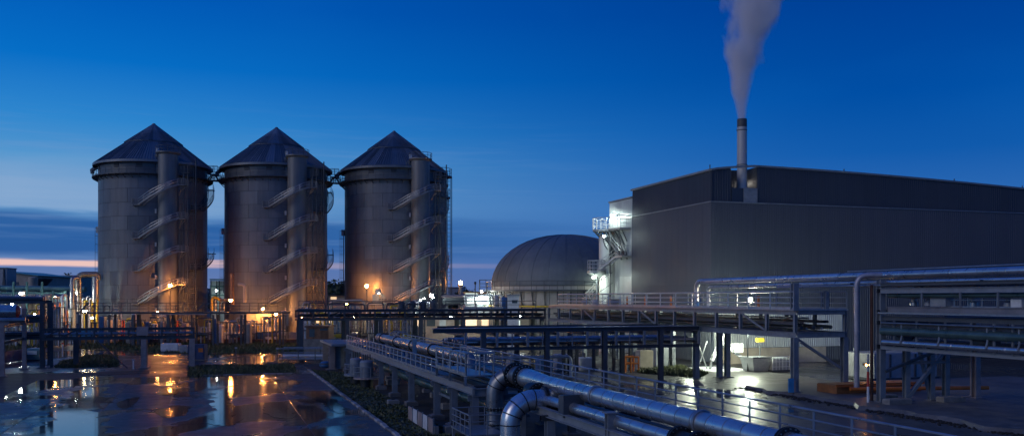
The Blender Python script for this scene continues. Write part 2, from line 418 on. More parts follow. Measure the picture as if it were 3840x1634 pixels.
def sections(parent, a, b, r, L, mat, n=20, name='cladding_section'):
    a = Vector(a); b = Vector(b); T = (b-a).length; k = max(1, round(T/L)); L = T/k
    me = cached(('sec', round(r,3), round(L,3), mat.name), lambda: MB().lathe([(r*.95,0),(r*.95,.045),(r*1.0,.045),(r*1.0,L-.10),(r*1.022,L-.10),(r*1.022,L),(r*.95,L)], n).mesh(name, mat))
    rot = (b-a).to_track_quat('Z', 'Y').to_euler()
    for i in range(k): piece(name, me, parent, a.lerp(b, i/k), rot=rot)
def flange(parent, c, d, r, r2, th=.10, bolts=16, gap=.02):
    """two bolted rings round a pipe: c centre, d axis, r outer radius, r2 bolt circle"""
    key = ('fl', round(r,3), th, bolts)
    def mk():
        m = MB()
        for z in (-th/2-gap, th/2+gap):
            m.lathe([(r2*.72, z-th/2), (r*.99, z-th/2), (r, z-th/2+.012), (r, z+th/2-.012), (r*.99, z+th/2), (r2*.72, z+th/2)], 28)
        return m.mesh('flange', RUBBER)
    f = piece('flange', cached(key, mk), parent, c, rot=Vector(d).to_track_quat('Z','Y').to_euler())
    def mkb():
        m = MB(); w = th+gap+.05
        for i in range(bolts):
            a = 2*PI*i/bolts; x, y = r2*math.cos(a), r2*math.sin(a); m.cyl((x,y,-w), (x,y,w), r*.042, 6)
        return m.mesh('bolt_ring', BOLT)
    b = bpy.data.objects.new('bolt_ring', cached(key+('b',), mkb)); COL.objects.link(b); b.parent = f; b['kind'] = 'stuff'
    return f
def ladder(parent, p0, p1, w=.5, r=.03, mat=STEEL, step=.6, side=(1,0,0), cage=False, out=(0,-1,0)):
    p0 = Vector(p0); p1 = Vector(p1); s = Vector(side)*w/2; m = MB()
    m.cyl(p0-s, p1-s, r, 6); m.cyl(p0+s, p1+s, r, 6)
    n = int((p1-p0).length/step)
    for i in range(1, n): c = p0.lerp(p1, i/n); m.cyl(c-s, c+s, r*.7, 5)
    o = part(m, 'ladder', mat, parent)
    if cage:
        m = MB(); ov = Vector(out); k = int((p1-p0).length/1.6)
        for i in range(1, k+1):
            c = p0.lerp(p1, i/k)
            m.tube([c + Vector(side)*.42*math.cos(a) + ov*(.05+.75*math.sin(a)) for a in [PI*j/8 for j in range(9)]], .025, 4)
        for a in (PI*.2, PI*.5, PI*.8):
            d = Vector(side)*.42*math.cos(a) + ov*(.05+.75*math.sin(a)); m.cyl(p0.lerp(p1, .12)+d, p1+d, .02, 4)
        part(m, 'ladder_cage', mat, parent)
    return o
def stair(parent, path, width=1.0, mat=GALV, step=.5, h=1.05, both=True, name='stair_flight', rr=.035):
    pts = resample(path, .6); up = Vector((0,0,1)); L = []; Rr = []
    for i, p in enumerate(pts):
        d = pts[min(i+1, len(pts)-1)] - pts[max(i-1, 0)]; d.z = 0; d.normalize(); s = Vector((-d.y, d.x, 0))*width/2
        L.append(p+s); Rr.append(p-s)
    o = None
    for side in (L, Rr):
        m = MB()
        for a, b in zip(side, side[1:]): m.beam(a, b, .06, .30)
        o = part(m, name if o is None else 'stringer', mat, parent if o is None else o)
    o = o.parent
    tm = cached(('tread', width, mat.name), lambda: MB().box((0,0,0), (.30, width-.07, .05)).mesh('tread', mat))
    tp = resample(path, step)
    for i, p in enumerate(tp):
        d = tp[min(i+1, len(tp)-1)] - tp[max(i-1, 0)]
        piece('tread', tm, o, p, rz=math.atan2(d.y, d.x))
    m = MB()
    for side in ((L, Rr) if both else (L,)):
        for hh in (h, h*.55): m.tube([p+up*hh for p in side], rr*1.3, 5)
        for p in side[::3]+[side[-1]]: m.cyl(p, p+up*h, rr, 5)
    part(m, 'stair_railing', GALV, parent)
    return o
def arcpts(c, r, a0, a1, z, n=16): return [(c[0]+r*math.cos(a0+(a1-a0)*i/n), c[1]+r*math.sin(a0+(a1-a0)*i/n), z) for i in range(n+1)]
def ringdeck(m, c, r0, r1, z, th, a0, a1, n=32):
    m.lathe([(r0, z-th), (r1, z-th), (r1, z), (r0, z), (r0, z-th)], n, c, a0, a1, smooth=False)
    return m
def lamp_post(label, x, y, z0, z, em, r=.3, pole=.09, fr='W', mat=STEEL, name='lamp_post', arm=None, group=None):
    t = thing(name, label, 'lamp', fr, (x, y, z0), group)
    part(MB().cyl((x,y,z0), (x,y,z-r*.6), pole*1.3, 8, pole).bx(x-.2,x+.2,y-.2,y+.2,z0,z0+.06), 'pole', mat, t)
    part(MB().lathe([(.02,.55*r+r*.9),(r*.7,.4*r+r*.9),(r*1.15,r*.75),(r*1.1,r*.75)], 12, (x,y,z)), 'lamp_hood', mat, t)
    part(MB().sphere((x,y,z), r, 10), 'bulb', em, t)
    return t
def wall_lamp(label, p, em, r=.2, fr='W', out=(0,-1,0), name='floodlight', mat=STEEL):
    p = Vector(p); o = Vector(out)
    t = thing(name, label, 'lamp', fr, p + Vector((0,0,-r*2.5)) - o*r*1.5)
    part(MB().beam(p-o*r*2.6, p-o*r*.9, r*.5, r*.5).box(p-o*r*2.7, (r*1.2, r*1.2, r*1.4)), 'bracket', mat, t)
    part(MB().lathe([(r*1.2,r*.4),(r*.9,r*1.1),(.02,r*1.3)], 10, p), 'lamp_hood', mat, t)
    part(MB().sphere(p, r, 10), 'bulb', em, t)
    return t

# ---------------------------------------------------------------- ground
gm = MB(); gm.add([(-2500,-200,0),(2500,-200,0),(2500,4500,0),(-2500,4500,0)], [(0,1,2,3)])
single(gm, 'ground', WETA, fr='W', kind='structure')

# wet concrete pad of big cast slabs
pad = single(MB().bx(-16.2, 10, 33, 98.2, -.2, .02), 'concrete_pad', CONCD, org=(-16.2, 33, 0), kind='structure')
slab = MB().bbox(.018, 4.349, .018, 9.296, -.03, .055, .02).mesh('slab', WETC)
for i in range(6):
    for j in range(7):
        o = piece('slab', slab, pad, (-16.2+4.3667*i, 33+9.314*j, random.uniform(-.004,.004)),
                  rot=(random.uniform(-.0009,.0009), random.uniform(-.0012,.0012), 0))
# standing water on the slabs
rw = random.Random(17)
def puddle(px_pts, z=.069):
    pts = [Vector((*G(*p), 0)) for p in px_pts]; out = []
    n = len(pts); m_ = 9
    for i in range(n):
        p0, p1, p2, p3 = pts[i-1], pts[i], pts[(i+1) % n], pts[(i+2) % n]
        for k in range(m_):
            f = k/m_; q = .5*((2*p1)+(p2-p0)*f+(2*p0-5*p1+4*p2-p3)*f*f+(3*p1-p0-3*p2+p3)*f**3)
            L_ = (p2-p0).length*.02; out.append((q.x+rw.gauss(0,L_), q.y+rw.gauss(0,L_)))
    m = MB(); k = len(out); m.add([(x,y,z) for x,y in out], [tuple(range(k))])
    return single(m, 'puddle', WATER, fr='W', org=(out[0][0], out[0][1], 0), kind='structure')
for pp in ([(300,1458),(395,1454),(392,1500),(384,1560),(392,1625),(300,1690),(40,1690),(150,1610),(215,1540),(250,1490)],
           [(812,1472),(905,1464),(858,1500),(872,1545),(884,1592),(786,1590),(800,1540),(796,1500)],
           [(440,1512),(520,1490),(500,1520),(462,1534)], [(600,1458),(655,1455),(660,1478),(605,1482)], [(590,1540),(700,1526),(690,1556),(620,1568)],
           [(990,1528),(1060,1524),(1105,1552),(1085,1572),(1010,1560)], [(1180,1494),(1230,1490),(1290,1530),(1275,1552),(1215,1520)],
           [(560,1610),(640,1602),(660,1650),(540,1660)], [(300,1418),(420,1412),(410,1422),(320,1428)]):
    puddle(pp)
# kerb stones along the pad
kb = single(MB().bx(10.03, 10.27, 33, 103, -.1, .06), 'kerb', CONCD, org=(10.03, 33, 0), kind='structure')
ks = MB().bbox(0, .30, .015, .985, 0, .17, .04).mesh('kerb_stone', KERB)
for i in range(70): piece('kerb_stone', ks, kb, (10.0+random.uniform(-.02,.02), 33+i, random.uniform(-.02,.015)), rz=random.uniform(-.012,.012))
kb2 = single(MB().bx(-9.0, 10, 98.42, 98.62, -.1, .05), 'lawn_kerb', CONCD, org=(-9, 98.4, 0), kind='structure')
ks2 = MB().bbox(.015, .985, 0, .25, 0, .14, .03).mesh('kerb_stone', KERB)
for i in range(11): piece('kerb_stone', ks2, kb2, (-1+i, 98.4+random.uniform(-.01,.01), random.uniform(-.015,.01)))
# soil strip under and beside the pipe rack
single(MB().bx(10.32, 21.6, 20, 112, -.1, .035), 'soil_strip', DIRT, org=(10.32, 20, 0), kind='structure')
def poly_sheet(name, pts, z, mt, fr='W', kind='structure'):
    m = MB(); n = len(pts); m.add([(x,y,z) for x,y in pts]+[(x,y,z-.15) for x,y in pts], [tuple(range(n))]+[(i,i+n,(i+1)%n+n,(i+1)%n) for i in range(n)])
    return single(m, name, mt, fr=fr, org=(pts[0][0], pts[0][1], 0), kind=kind)
poly_sheet('soil_bank', [G(-200,1500), G(-10,1505), G(122,1436), G(205,1432), G(330,1410), G(560,1398), G(560,1388), G(260,1398), G(-200,1402)], .03, DIRT)
poly_sheet('footpath', [G(-60,1402), G(150,1396), G(215,1388), G(330,1338), G(255,1338), G(150,1370), G(-60,1392)], .025, CONCD)
LAWNS = [('lawn', [G(706,1412), G(1112,1401), G(1102,1366), G(706,1372)], 30, .20),
         ('lawn', [G(205,1380), G(446,1374), G(440,1332), G(330,1334), G(225,1356)], 30, .22),
         ('lawn', [G(280,1306), G(690,1326), G(1235,1322), G(1245,1276), G(560,1276), G(280,1280)], 9, .40),
         ('lawn', [G(-150,1330), G(110,1330), G(190,1296), G(-150,1292)], 9, .4)]
def inpoly(x, y, pts):
    c = np.zeros(len(x), bool); j = len(pts)-1
    for i in range(len(pts)):
        xi, yi = pts[i]; xj, yj = pts[j]
        c ^= ((yi > y) != (yj > y)) & (x < (xj-xi)*(y-yi)/(yj-yi+1e-12)+xi); j = i
    return c
rng = np.random.default_rng(3)
def grass(name, pts, dens, h, label, z=.05, clump=.3):
    P_ = np.array(pts); mn = P_.min(0); mx = P_.max(0); n = int((mx-mn).prod()*dens)
    x = rng.uniform(mn[0], mx[0], n); y = rng.uniform(mn[1], mx[1], n)
    k = inpoly(x, y, pts); x = x[k]; y = y[k]; n = len(x)
    cl = .55+.45*np.sin(x*clump*1.7+1.3*np.sin(y*clump))*np.cos(y*clump*1.3+.7)
    hh = h*rng.uniform(.5, 1.2, n)*(.6+.8*np.clip(cl, 0, 1)); w = .05+.10*rng.random(n); a = rng.uniform(0, PI, n)
    lx = rng.normal(0, .12, n); ly = rng.normal(0, .12, n)
    V = np.empty((n*3, 3), np.float32)
    V[0::3] = np.c_[x-np.cos(a)*w, y-np.sin(a)*w, np.full(n, z-.02)]; V[1::3] = np.c_[x+np.cos(a)*w, y+np.sin(a)*w, np.full(n, z-.02)]
    V[2::3] = np.c_[x+lx, y+ly, z+hh]
    V -= np.array((pts[0][0], pts[0][1], 0), np.float32)
    me = bpy.data.meshes.new(name); me.vertices.add(n*3); me.vertices.foreach_set('co', V.ravel())
    me.loops.add(n*3); me.loops.foreach_set('vertex_index', np.arange(n*3, dtype=np.int32))
    me.polygons.add(n); me.polygons.foreach_set('loop_start', np.arange(0, n*3, 3, dtype=np.int32)); me.polygons.foreach_set('loop_total', np.full(n, 3, np.int32))
    me.update(); me.materials.append(GRASSM)
    o = bpy.data.objects.new(name, me); COL.objects.link(o); o.location = (pts[0][0], pts[0][1], 0); setp(o, label, 'grass', None, 'stuff')
GL = ['short dark grass on the island beside the wet pad', 'rough grass patch under the left gantry', 'dark lawn in front of the silo yard', 'grass behind the blue hoarding at left']
for (nm, pts, dn, hh), lb in zip(LAWNS, GL):
    poly_sheet(nm, pts, .05, TURF); grass('grass', pts, dn, hh, lb)
strip = [S2W(10.35,40), S2W(13.6,40), S2W(13.2,98), S2W(10.35,103)]
poly_sheet('verge', strip, .05, TURF); grass('grass', strip, 30, .13, 'dark weedy grass between the kerb and the pipe rack')
mound = [G(2390,1398), G(2620,1418), G(2655,1402), G(2560,1378), G(2400,1372)]
poly_sheet('planting_bed', mound, .08, DIRT); grass('grass', mound, 50, .32, 'tufts of dry grass in the bed under the middle rack', .08)

# yard concrete on the right
yard = single(MB().bx(21.7, 57.2, 40, 96.6, -.2, .02), 'yard', CONCD, org=(21.7, 40, 0), kind='structure')
ysl = MB().bbox(.015, 5.9, .015, 7.06, -.03, .045, .012).mesh('slab', WETY)
for i in range(6):
    for j in range(8):
        piece('slab', ysl, yard, (21.7+5.915*i, 40+7.075*j, random.uniform(-.003,.003)), rot=(random.uniform(-.0008,.0008), random.uniform(-.0008,.0008), 0))
# raised broken apron under the right rack
am = MB(); pts = []
n = 26
for i in range(n+1): pts.append((45.0+random.uniform(-.35,.35)-(.9 if i % 7 == 3 else 0), 70-i*1.6))
top = pts+[(75, 28.4), (75, 70)]; k = len(top)
am.add([(x,y,.32) for x,y in top]+[(x-.25 if i <= n else x,y,.03) for i,(x,y) in enumerate(top)], [tuple(range(k))[::-1]]+[(i,(i+1)%k,(i+1)%k+k,i+k) for i in range(k)])
single(am, 'apron', CONCD, org=(45, 70, 0), kind='structure')
rm = MB()
rub = np.random.default_rng(5)
for i in range(900):
    v_ = rub.uniform(29, 70); u_ = 44.7-abs(rub.normal(0, .45)); s_ = rub.uniform(.03, .14)
    rm.lathe([(.01,-s_*.6),(s_,-s_*.2),(s_*.8,s_*.4),(.01,s_*.6)], 5, (u_, v_, .05+s_*.3), smooth=False)
single(rm, 'rubble', DIRT, 'loose rubble and gravel along the broken apron edge', 'rubble', org=(44.7, 50, 0), kind='stuff')

# ---------------------------------------------------------------- silos
R0 = 10.2
def curved_plate(r, th, ang, h, n=5):
    m = MB(); vs = []
    for i in range(n+1):
        a = -ang/2+ang*i/n
        for rr, z in ((r,0),(r+th,.0),(r+th,h),(r,h)): vs.append((rr*math.cos(a), rr*math.sin(a), z))
    fs = []
    for i in range(n):
        a = i*4; b = a+4
        fs += [(a+1,b+1,b+2,a+2), (a,b,b+1,a+1), (a+2,b+2,b+3,a+3)]
    fs += [(0,1,2,3), (n*4+3,n*4+2,n*4+1,n*4)]
    m.add(vs, fs); 
    for i in range(len(m.s)): m.s[i] = False
    for i in range(0, 3*n, 3): m.s[i] = True
    return m
def make_silo(cx, cy, label):
    t = thing('silo', label, 'silo', 'W', (cx, cy, 0), 'row of three tall silos')
    C0 = Vector((cx, cy, 0))
    part(MB().lathe([(R0-.06,0),(R0-.06,34.3)], 64, C0), 'shell_core', CORE, t)
    # shell plates: 12 courses
    H_ = 31.5/12; npl = 16; da = 2*PI/npl
    pm = curved_plate(R0-.05, .055, da-.007, H_-.07, 5).mesh('shell_plate', PLATE)
    for j in range(12):
        for i in range(npl):
            a = da*i + (da/2 if j % 2 else 0) + .1
            d = (a+PI/2) % (2*PI); d = min(d, 2*PI-d)
            if d > 2.05: continue
            piece('shell_plate', pm, t, C0+Vector((0,0,H_*j+.02)), rz=a)
    # upper wall band with small louvres
    part(MB().lathe([(R0+.02,31.5),(R0+.02,34.2)], 64, C0).lathe([(R0+.10,31.52),(R0+.10,31.7),(R0+.02,31.7)], 64, C0), 'upper_band', RINGW, t)
    lv = MB().bx(R0, R0+.10, -.55, .55, 0, .75).mesh('louvre', HALLC)
    for a in (-1.9, -1.45, -1.12, -2.5): piece('louvre', lv, t, C0+Vector((0,0,32.9)), rz=a)
    # roof of tapered sheets in two tiers
    ap = 42.75; ze = 34.25; re = 11.15
    n = 44; da = 2*PI/n
    def sheet(r0, z0, r1, z1, dz):
        m = MB(); h = da/2-.004
        pts = [(r0,-h,z0),(r0,h,z0),(r1,h,z1),(r1,-h,z1)]
        q = lambda r,a,z: (r*math.cos(a), r*math.sin(a), z)
        v = [q(*p) for p in pts] + [q(r,a,z-.06) for r,a,z in pts]
        m.add(v, [(0,1,2,3),(7,6,5,4),(0,4,5,1),(1,5,6,2),(2,6,7,3),(3,7,4,0)])
        # standing seams
        for f in (-.98, -.33, .33):
            a_ = h*f; m.beam(Vector(q(r0,a_,z0+.05)), Vector(q(r1,a_,z1+.05)), .09, .12)
        return m.mesh('roof_sheet', ROOFS)
    rm_, zm = 5.4, ze+(re-5.4)/(re-.25)*(ap-ze)
    lo = sheet(re, ze, rm_-.1, zm+.08-.05, 0); hi = sheet(rm_+.12, zm+.02, .25, ap, 0)
    for i in range(n):
        piece('roof_sheet', lo, t, C0, rz=da*i); piece('roof_sheet', hi, t, C0+Vector((0,0,.05)), rz=da*i)
    part(MB().lathe([(re+.02,ze-.45),(re+.10,ze-.4),(re+.10,ze+.02),(re-.9,ze-.1),(R0,ze-.25)], 64, C0), 'eave_gutter', ROOFS, t)
    part(MB().lathe([(.02,.35),(.3,.25),(.45,-.25),(.3,-.3)], 16, C0+Vector((0,0,ap))), 'roof_cap', ROOFS, t)
    # gutter outlet at the left
    g = C0+Vector((-11.3*math.cos(.12), -11.3*math.sin(.12), 33.9))
    part(MB().tube([g+Vector((1.0,0,.2)), g, g+Vector((-.55,0,-.45)), g+Vector((-.5,0,-1.1))], [.25,.45,.45,.35], 10), 'gutter_outlet', RINGW, t)
    # ring walkway
    z = 31.75
    part(ringdeck(MB(), C0, R0+.03, R0+1.15, z, .18, 0, 2*PI, 64), 'ring_walkway', STEEL, t)
    bk = MB().beam((R0,0,-.75), (R0+1.1,0,-.15), .10, .12).beam((R0,0,-.12), (R0+1.1,0,-.12), .08, .10).mesh('bracket', STEEL)
    for i in range(44): piece('bracket', bk, t, C0+Vector((0,0,z-.12)), rz=2*PI*i/44)
    railing(t, arcpts(C0, R0+1.08, PI*1.02-.1, PI*2.02, z, 40), 1.15, 1.6, (.6,), .045, STEEL)
    railing(t, arcpts(C0, R0+1.08, PI*.75, PI*1.0, z, 10), 1.15, 1.2, (.6,), .05, STEEL)
    # stair tower
    T = C0+Vector((6.5, -9.5, 0)); rt = 1.85
    part(MB().lathe([(rt,0),(rt,35.3)], 28, T).lathe([(rt+.02,35.2),(rt+.45,35.5),(rt+.45,35.7),(0.01,35.75)], 28, T), 'stair_tower', TOWERM, t)
    for zz in (5.5, 11.5, 17.6, 23.6, 29.6): part(MB().lathe([(rt,-.08),(rt+.06,-.06),(rt+.06,.06),(rt,.08)], 28, T+Vector((0,0,zz))), 'tower_band', TOWERM, t)
    part(MB().beam(T+Vector((-rt-.15,.5,31.6)), T+Vector((-rt-.55,.5,35.4)), .5, .9), 'tower_chute', RINGW, t)
    railing(t, arcpts(T, rt+.4, -PI, PI*.2, 35.7, 18), 1.1, 1.0, (.55,), .045, STEEL)
    part(MB().bx(T.x-2.2, T.x-1.7, T.y-.6, T.y-.2, 35.75, 36.5), 'junction_box', WHITE, t)
    # four flights that swing round the front of the tower, each with landings
    for k, z0 in enumerate((7.0, 13.2, 19.4, 25.7)):
        ctrl = [(-4.9,-.9,0), (-3.6,-1.9,.55), (-1.9,-2.75,1.45), (0,-3.05,2.35), (1.7,-2.8,3.2), (2.6,-2.1,3.6)]
        path = [T+Vector((x,y,z0+z_)) for x,y,z_ in ctrl]
        stair(t, path, 1.05, STAIRM, .42, 1.1)
        l0 = T+Vector((-5.6,-.8,z0)); l1 = T+Vector((3.3,-1.7,z0+3.6))
        m = MB().box(l0+Vector((0,0,-.05)), (1.7,1.5,.12)).box(l1+Vector((0,0,-.05)), (1.7,1.7,.12)); part(m, 'landing', STAIRM, t)
        railing(t, [l0+Vector((.8,-.72,.02)), l0+Vector((-.82,-.72,.02)), l0+Vector((-.82,.7,.02))], 1.1, .8, (.4,.75), .045, STAIRM)
        railing(t, [l1+Vector((-.6,-.82,.02)), l1+Vector((.82,-.82,.02)), l1+Vector((.82,.8,.02))], 1.1, .8, (.4,.75), .045, STAIRM)
        part(MB().beam(l0+Vector((0,0,-.1)), l0+Vector((.9,1.6,-1.9)), .14).beam(l0+Vector((-.6,-.3,-.1)), l0+Vector((.5,1.5,-1.6)), .10).beam(l0+Vector((.3,.9,-.2)), l0+Vector((.9,1.6,-2.6)), .10), 'landing_bracket', STAIRM, t)
        part(MB().beam(l1+Vector((0,0,-.1)), l1+Vector((-1.2,1.4,-1.8)), .12).beam(l1+Vector((.5,.5,-.1)), l1+Vector((-1.0,1.4,-1.3)), .10), 'landing_bracket', STAIRM, t)
        part(MB().box(T+Vector((-2.0,-.9,z0-1.2)), (.35,.3,.8)), 'junction_box', GREY, t)
    # vertical pipes, ladder shaft
    for dx, dy, r in ((3.0,-.2,.17), (3.75,-.05,.13), (5.1,.4,.12)):
        part(MB().cyl(T+Vector((dx,dy,.5)), T+Vector((dx,dy,33.2 if dx < 5 else 34.6)), r, 10), 'riser_pipe', PIPED, t)
    ladder(t, T+Vector((4.4,.15,1)), T+Vector((4.4,.15,33)), .7, .05, PIPED, .8)
    for zz in range(3, 33, 3): part(MB().beam(T+Vector((2.2,.2,zz)), T+Vector((5.2,.5,zz)), .10, .12), 'pipe_bracket', STEEL, t)
    m = MB()
    for zz in range(3, 30, 6): m.beam(T+Vector((2.9,-.05,zz)), T+Vector((3.8,.0,zz+3)), .06)
    part(m, 'shaft_bracing', STEEL, t)
    p0 = T+Vector((3.4,.0,31.8)); part(MB().box(p0, (1.6,1.2,.12)), 'pipe_platform', STEEL, t)
    railing(t, [p0+Vector((-.75,-.55,0)), p0+Vector((.75,-.55,0)), p0+Vector((.75,.6,0))], 1.3, .75, (.65,), .05, STEEL)
    # helical stairs on the far right flank
    for z0, a0, a1, dz in ((25.2, -.50, .52, 5.2), (13.6, -.50, .40, 3.6)):
        path = [C0+Vector(((R0+.75)*math.cos(a0+(a1-a0)*i/14), (R0+.75)*math.sin(a0+(a1-a0)*i/14), z0+dz*max(0, i-3)/11)) for i in range(15)]
        stair(t, path, 1.1, STEEL, .42, 1.15)
        e = Vector(path[-1]); s_ = Vector(path[0])
        part(MB().box(e+Vector((0,.4,-.06)), (1.3,1.3,.14)).box(s_+Vector((-.1,-.5,-.06)), (1.2,1.4,.14)).beam(s_+Vector((0,-.5,-.1)), s_+Vector((-1.3,.2,-1.2)), .12), 'landing', STEEL, t)
    # caged ladder on the left flank
    La = C0+Vector((-R0*math.cos(.15)-.25, -R0*math.sin(.15), 0))
    ladder(t, La+Vector((0,0,9)), La+Vector((0,0,22)), .6, .05, STEEL, .7, (0,1,0), True, (-1,0,0))
    part(MB().bx(La.x-.35, La.x+.2, La.y-.5, La.y+.5, 21, 22.2), 'junction_box', GREY, t)
    # base skirt
    part(MB().lathe([(R0+.5,0),(R0+.5,.5),(R0,.6)], 48, C0), 'base_plinth', CONC, t)
    return t
SX = [(PX(577,182), 182), (PX(1037,186), 186), (PX(1478,190), 190)]
silo1 = make_silo(SX[0][0], SX[0][1], 'grey cone-roofed silo farthest left of the three, beside the left pipe gantry')
silo2 = copy_tree(silo1); silo2.location = (SX[1][0], SX[1][1], 0); silo2['label'] = 'grey cone-roofed silo in the middle of the row, glowing orange at its foot'
silo3 = copy_tree(silo1); silo3.location = (SX[2][0], SX[2][1], 0); silo3['label'] = 'grey cone-roofed silo farthest right of the three, nearest the dome'
ORG[silo3] = Vector((SX[2][0], SX[2][1], 0))
# extra right-hand tower and round platforms on the third silo
C3 = ORG[silo3]; E = C3+Vector((9.3,-2.2,0))
part(MB().lathe([(1.9,0),(1.9,33.2)], 24, E), 'side_tower', TOWERM, silo3)
for z, r in ((33.2, 3.0), (28.9, 2.7)):
    part(ringdeck(MB(), E, .2, r, z, .25, 0, 2*PI, 28), 'round_platform', STEEL, silo3)
    railing(silo3, arcpts(E, r-.1, -PI*.9, PI*.6, z, 24), 1.5, 1.0, (.75,), .05, STEEL)
ladder(silo3, E+Vector((2.35,-.3,2)), E+Vector((2.35,-.3,33)), .6, .06, STEEL, .8, (1,0,0))
part(MB().cyl(E+Vector((2.9,.2,2)), E+Vector((2.9,.2,33)), .09, 8), 'riser_pipe', PIPED, silo3)
# catwalks between silos
def catwalk(a, b, label):
    a = Vector((a[0],a[1],0)); b = Vector((b[0],b[1],0)); d = (b-a).normalized(); s = Vector((-d.y,d.x,0))
    p = a+d*(R0+.9)+Vector((0,-1.4,32.95)); q = b-d*(R0+.9)+Vector((0,-1.4,32.95))
    t = thing('catwalk', label, 'catwalk', 'W', tuple(p), 'catwalks joining the silo tops')
    m = MB(); L = (q-p).length
    m.beam(p+Vector((0,0,-.08)), q+Vector((0,0,-.08)), 1.5, .16); part(m, 'deck', STEEL, t)
    for sg in (-.7, .7):
        m = MB(); m.tube([p+s*sg+d*L*f+Vector((0,0,-.15-1.0*(1-4*(f-.5)**2)**.0*(abs(2*f-1))**2)) for f in [i/10 for i in range(11)]], .12, 6); part(m, 'arch_support', STEEL, t)
        railing(t, [p+s*sg, q+s*sg], 1.6, .9, (.5,1.05), .05, STEEL)
    for e, sg in ((p, 1), (q, -1)):
        part(ringdeck(MB(), e, .1, 1.2, -1.25, .15, 0, 2*PI, 20), 'end_landing', STEEL, t)
        railing(t, arcpts(e, 1.15, 0, 2*PI, 32.95-1.25, 14), 1.0, .8, (.5,), .045, STEEL)
        part(MB().beam(e+Vector((0,0,-1.4)), e-d*sg*1.2+Vector((0,.2,-2.6)), .15), 'bracket', STEEL, t)
    return t
catwalk(SX[0], SX[1], 'high railed catwalk joining the left and middle silos')
catwalk(SX[1], SX[2], 'high railed catwalk joining the middle and right silos')

# ---------------------------------------------------------------- domed tank
DX, DY, DR = PX(2122,172), 172.0, 14.1
D0 = Vector((DX, DY, 0))
dome = thing('domed_tank', 'large grey dome-roofed round tank between the silos and the hall', 'tank', 'W', (DX, DY, 0))
part(MB().lathe([(DR-.08,0),(DR-.08,10.6)], 72, D0), 'wall_core', CORE, dome)
n = 36; da = 2*PI/n
wp = curved_plate(DR-.06, .08, da-.006, 4.9, 3).mesh('wall_panel', DOMEW)
for j in range(2):
    for i in range(n):
        a = da*i; d = (a+PI/2) % (2*PI)
        if min(d, 2*PI-d) > 2.0: continue
        piece('wall_panel', wp, dome, D0+Vector((0,0,.3+j*4.95)), rz=a)
ng = 28; dg = 2*PI/ng; m = MB(); K = 12
def dprof(f):                                   # steep shoulders, flat crown
    a = f*PI/2; return (DR*math.cos(a)**.92 if f < .999 else .05, 10.3+9.7*math.sin(a)**1.0)
vs = []
for i in range(K+1):
    r, z = dprof(i/K)
    for s_ in (-1, 0, 1):
        b = .0 if s_ else .10*math.cos(i/K*PI/2)
        a = s_*(dg/2-.0012); vs.append(((r+b)*math.cos(a), (r+b)*math.sin(a), z+(.03 if s_ == 0 else 0)))
fs = []
for i in range(K):
    for s_ in (0, 1): fs.append((i*3+s_, i*3+s_+1, i*3+s_+4, i*3+s_+3))
m.add(vs, fs, True)
for i in range(K):                              # raised seam along one side
    r, z = dprof(i/K); r2, z2 = dprof((i+1)/K); a = -dg/2
    m.beam(Vector((r*math.cos(a), r*math.sin(a), z+.02)), Vector((r2*math.cos(a), r2*math.sin(a), z2+.02)), .10, .10)
gore = m.mesh('roof_gore', DOMEM)
for i in range(ng): piece('roof_gore', gore, dome, D0, rz=dg*i+.05)
part(ringdeck(MB(), D0, DR+.02, DR+1.0, 9.55, .3, 0, 2*PI, 72), 'ring_walkway', STEEL, dome)
railing(dome, arcpts(D0, DR+.95, PI*.95, PI*2.05, 9.55, 60), 1.5, 2.4, (.75,), .05, STEEL)
bk = MB().beam((DR,0,-3.0), (DR+.9,0,-.2), .14, .16).beam((DR+.35,0,-6), (DR+.35,0,-.2), .16, .16).mesh('bracket', STEEL)
for i in range(40):
    a = 2*PI*i/40; d = (a+PI/2) % (2*PI)
    if min(d, 2*PI-d) < 1.9: piece('bracket', bk, dome, D0+Vector((0,0,9.4)), rz=a)
part(MB().tube(arcpts(D0, DR+.45, PI*1.0, PI*1.75, 6.6, 40), .16, 8), 'ring_pipe', YELLOW, dome)
p0 = D0+Vector((-DR-1.0,-1.5,9.55)); part(MB().box(p0+Vector((0,0,-.1)), (2.6,2.6,.2)), 'side_platform', STEEL, dome)
railing(dome, [p0+Vector((1.2,-1.2,0)), p0+Vector((-1.2,-1.2,0)), p0+Vector((-1.2,1.2,0))], 1.9, 1.1, (.6,1.2), .06, STEEL)

# ---------------------------------------------------------------- great hall
def rib_panel(w, h, ribs, dep, mt, name='cladding_panel', gap=.02, th=.04):
    m = MB(); pitch = (w-gap)/ribs; xs = []
    for i in range(ribs):
        x = gap/2+pitch*i; xs += [(x, 0), (x+pitch*.55, 0), (x+pitch*.65, -dep), (x+pitch*.90, -dep)]
    xs.append((gap/2+pitch*ribs, 0)); n = len(xs)
    vs = [(x, y-th, 0) for x, y in xs]+[(x, y-th, h) for x, y in xs]
    m.add(vs, [(i, i+1, i+1+n, i+n) for i in range(n-1)])
    m.bx(gap/2, w-gap/2, -th+.002, 0, 0, h)
    return m.mesh(name, mt)
HU, HV, HB = 57.5, 97.0, 19.7; HUE = 128.0; HVE = 119.0
hall = thing('hall', 'huge windowless slate-grey clad hall with arched roofline behind the pipe racks', 'hall', 'S', (HU, HV, 0))
part(MB().bx(HU+.06, HUE, HV+.06, HVE, 0, HB), 'lower_body', HALLC, hall)
def ztop(u):                                    # shallow arch of the front edge
    s = u-HU
    return 23.62+.70*min(1, s/6)**.7 - max(0, s-7)**1.6*.0029
UB = .35                                        # set-back of the upper band
m = MB()
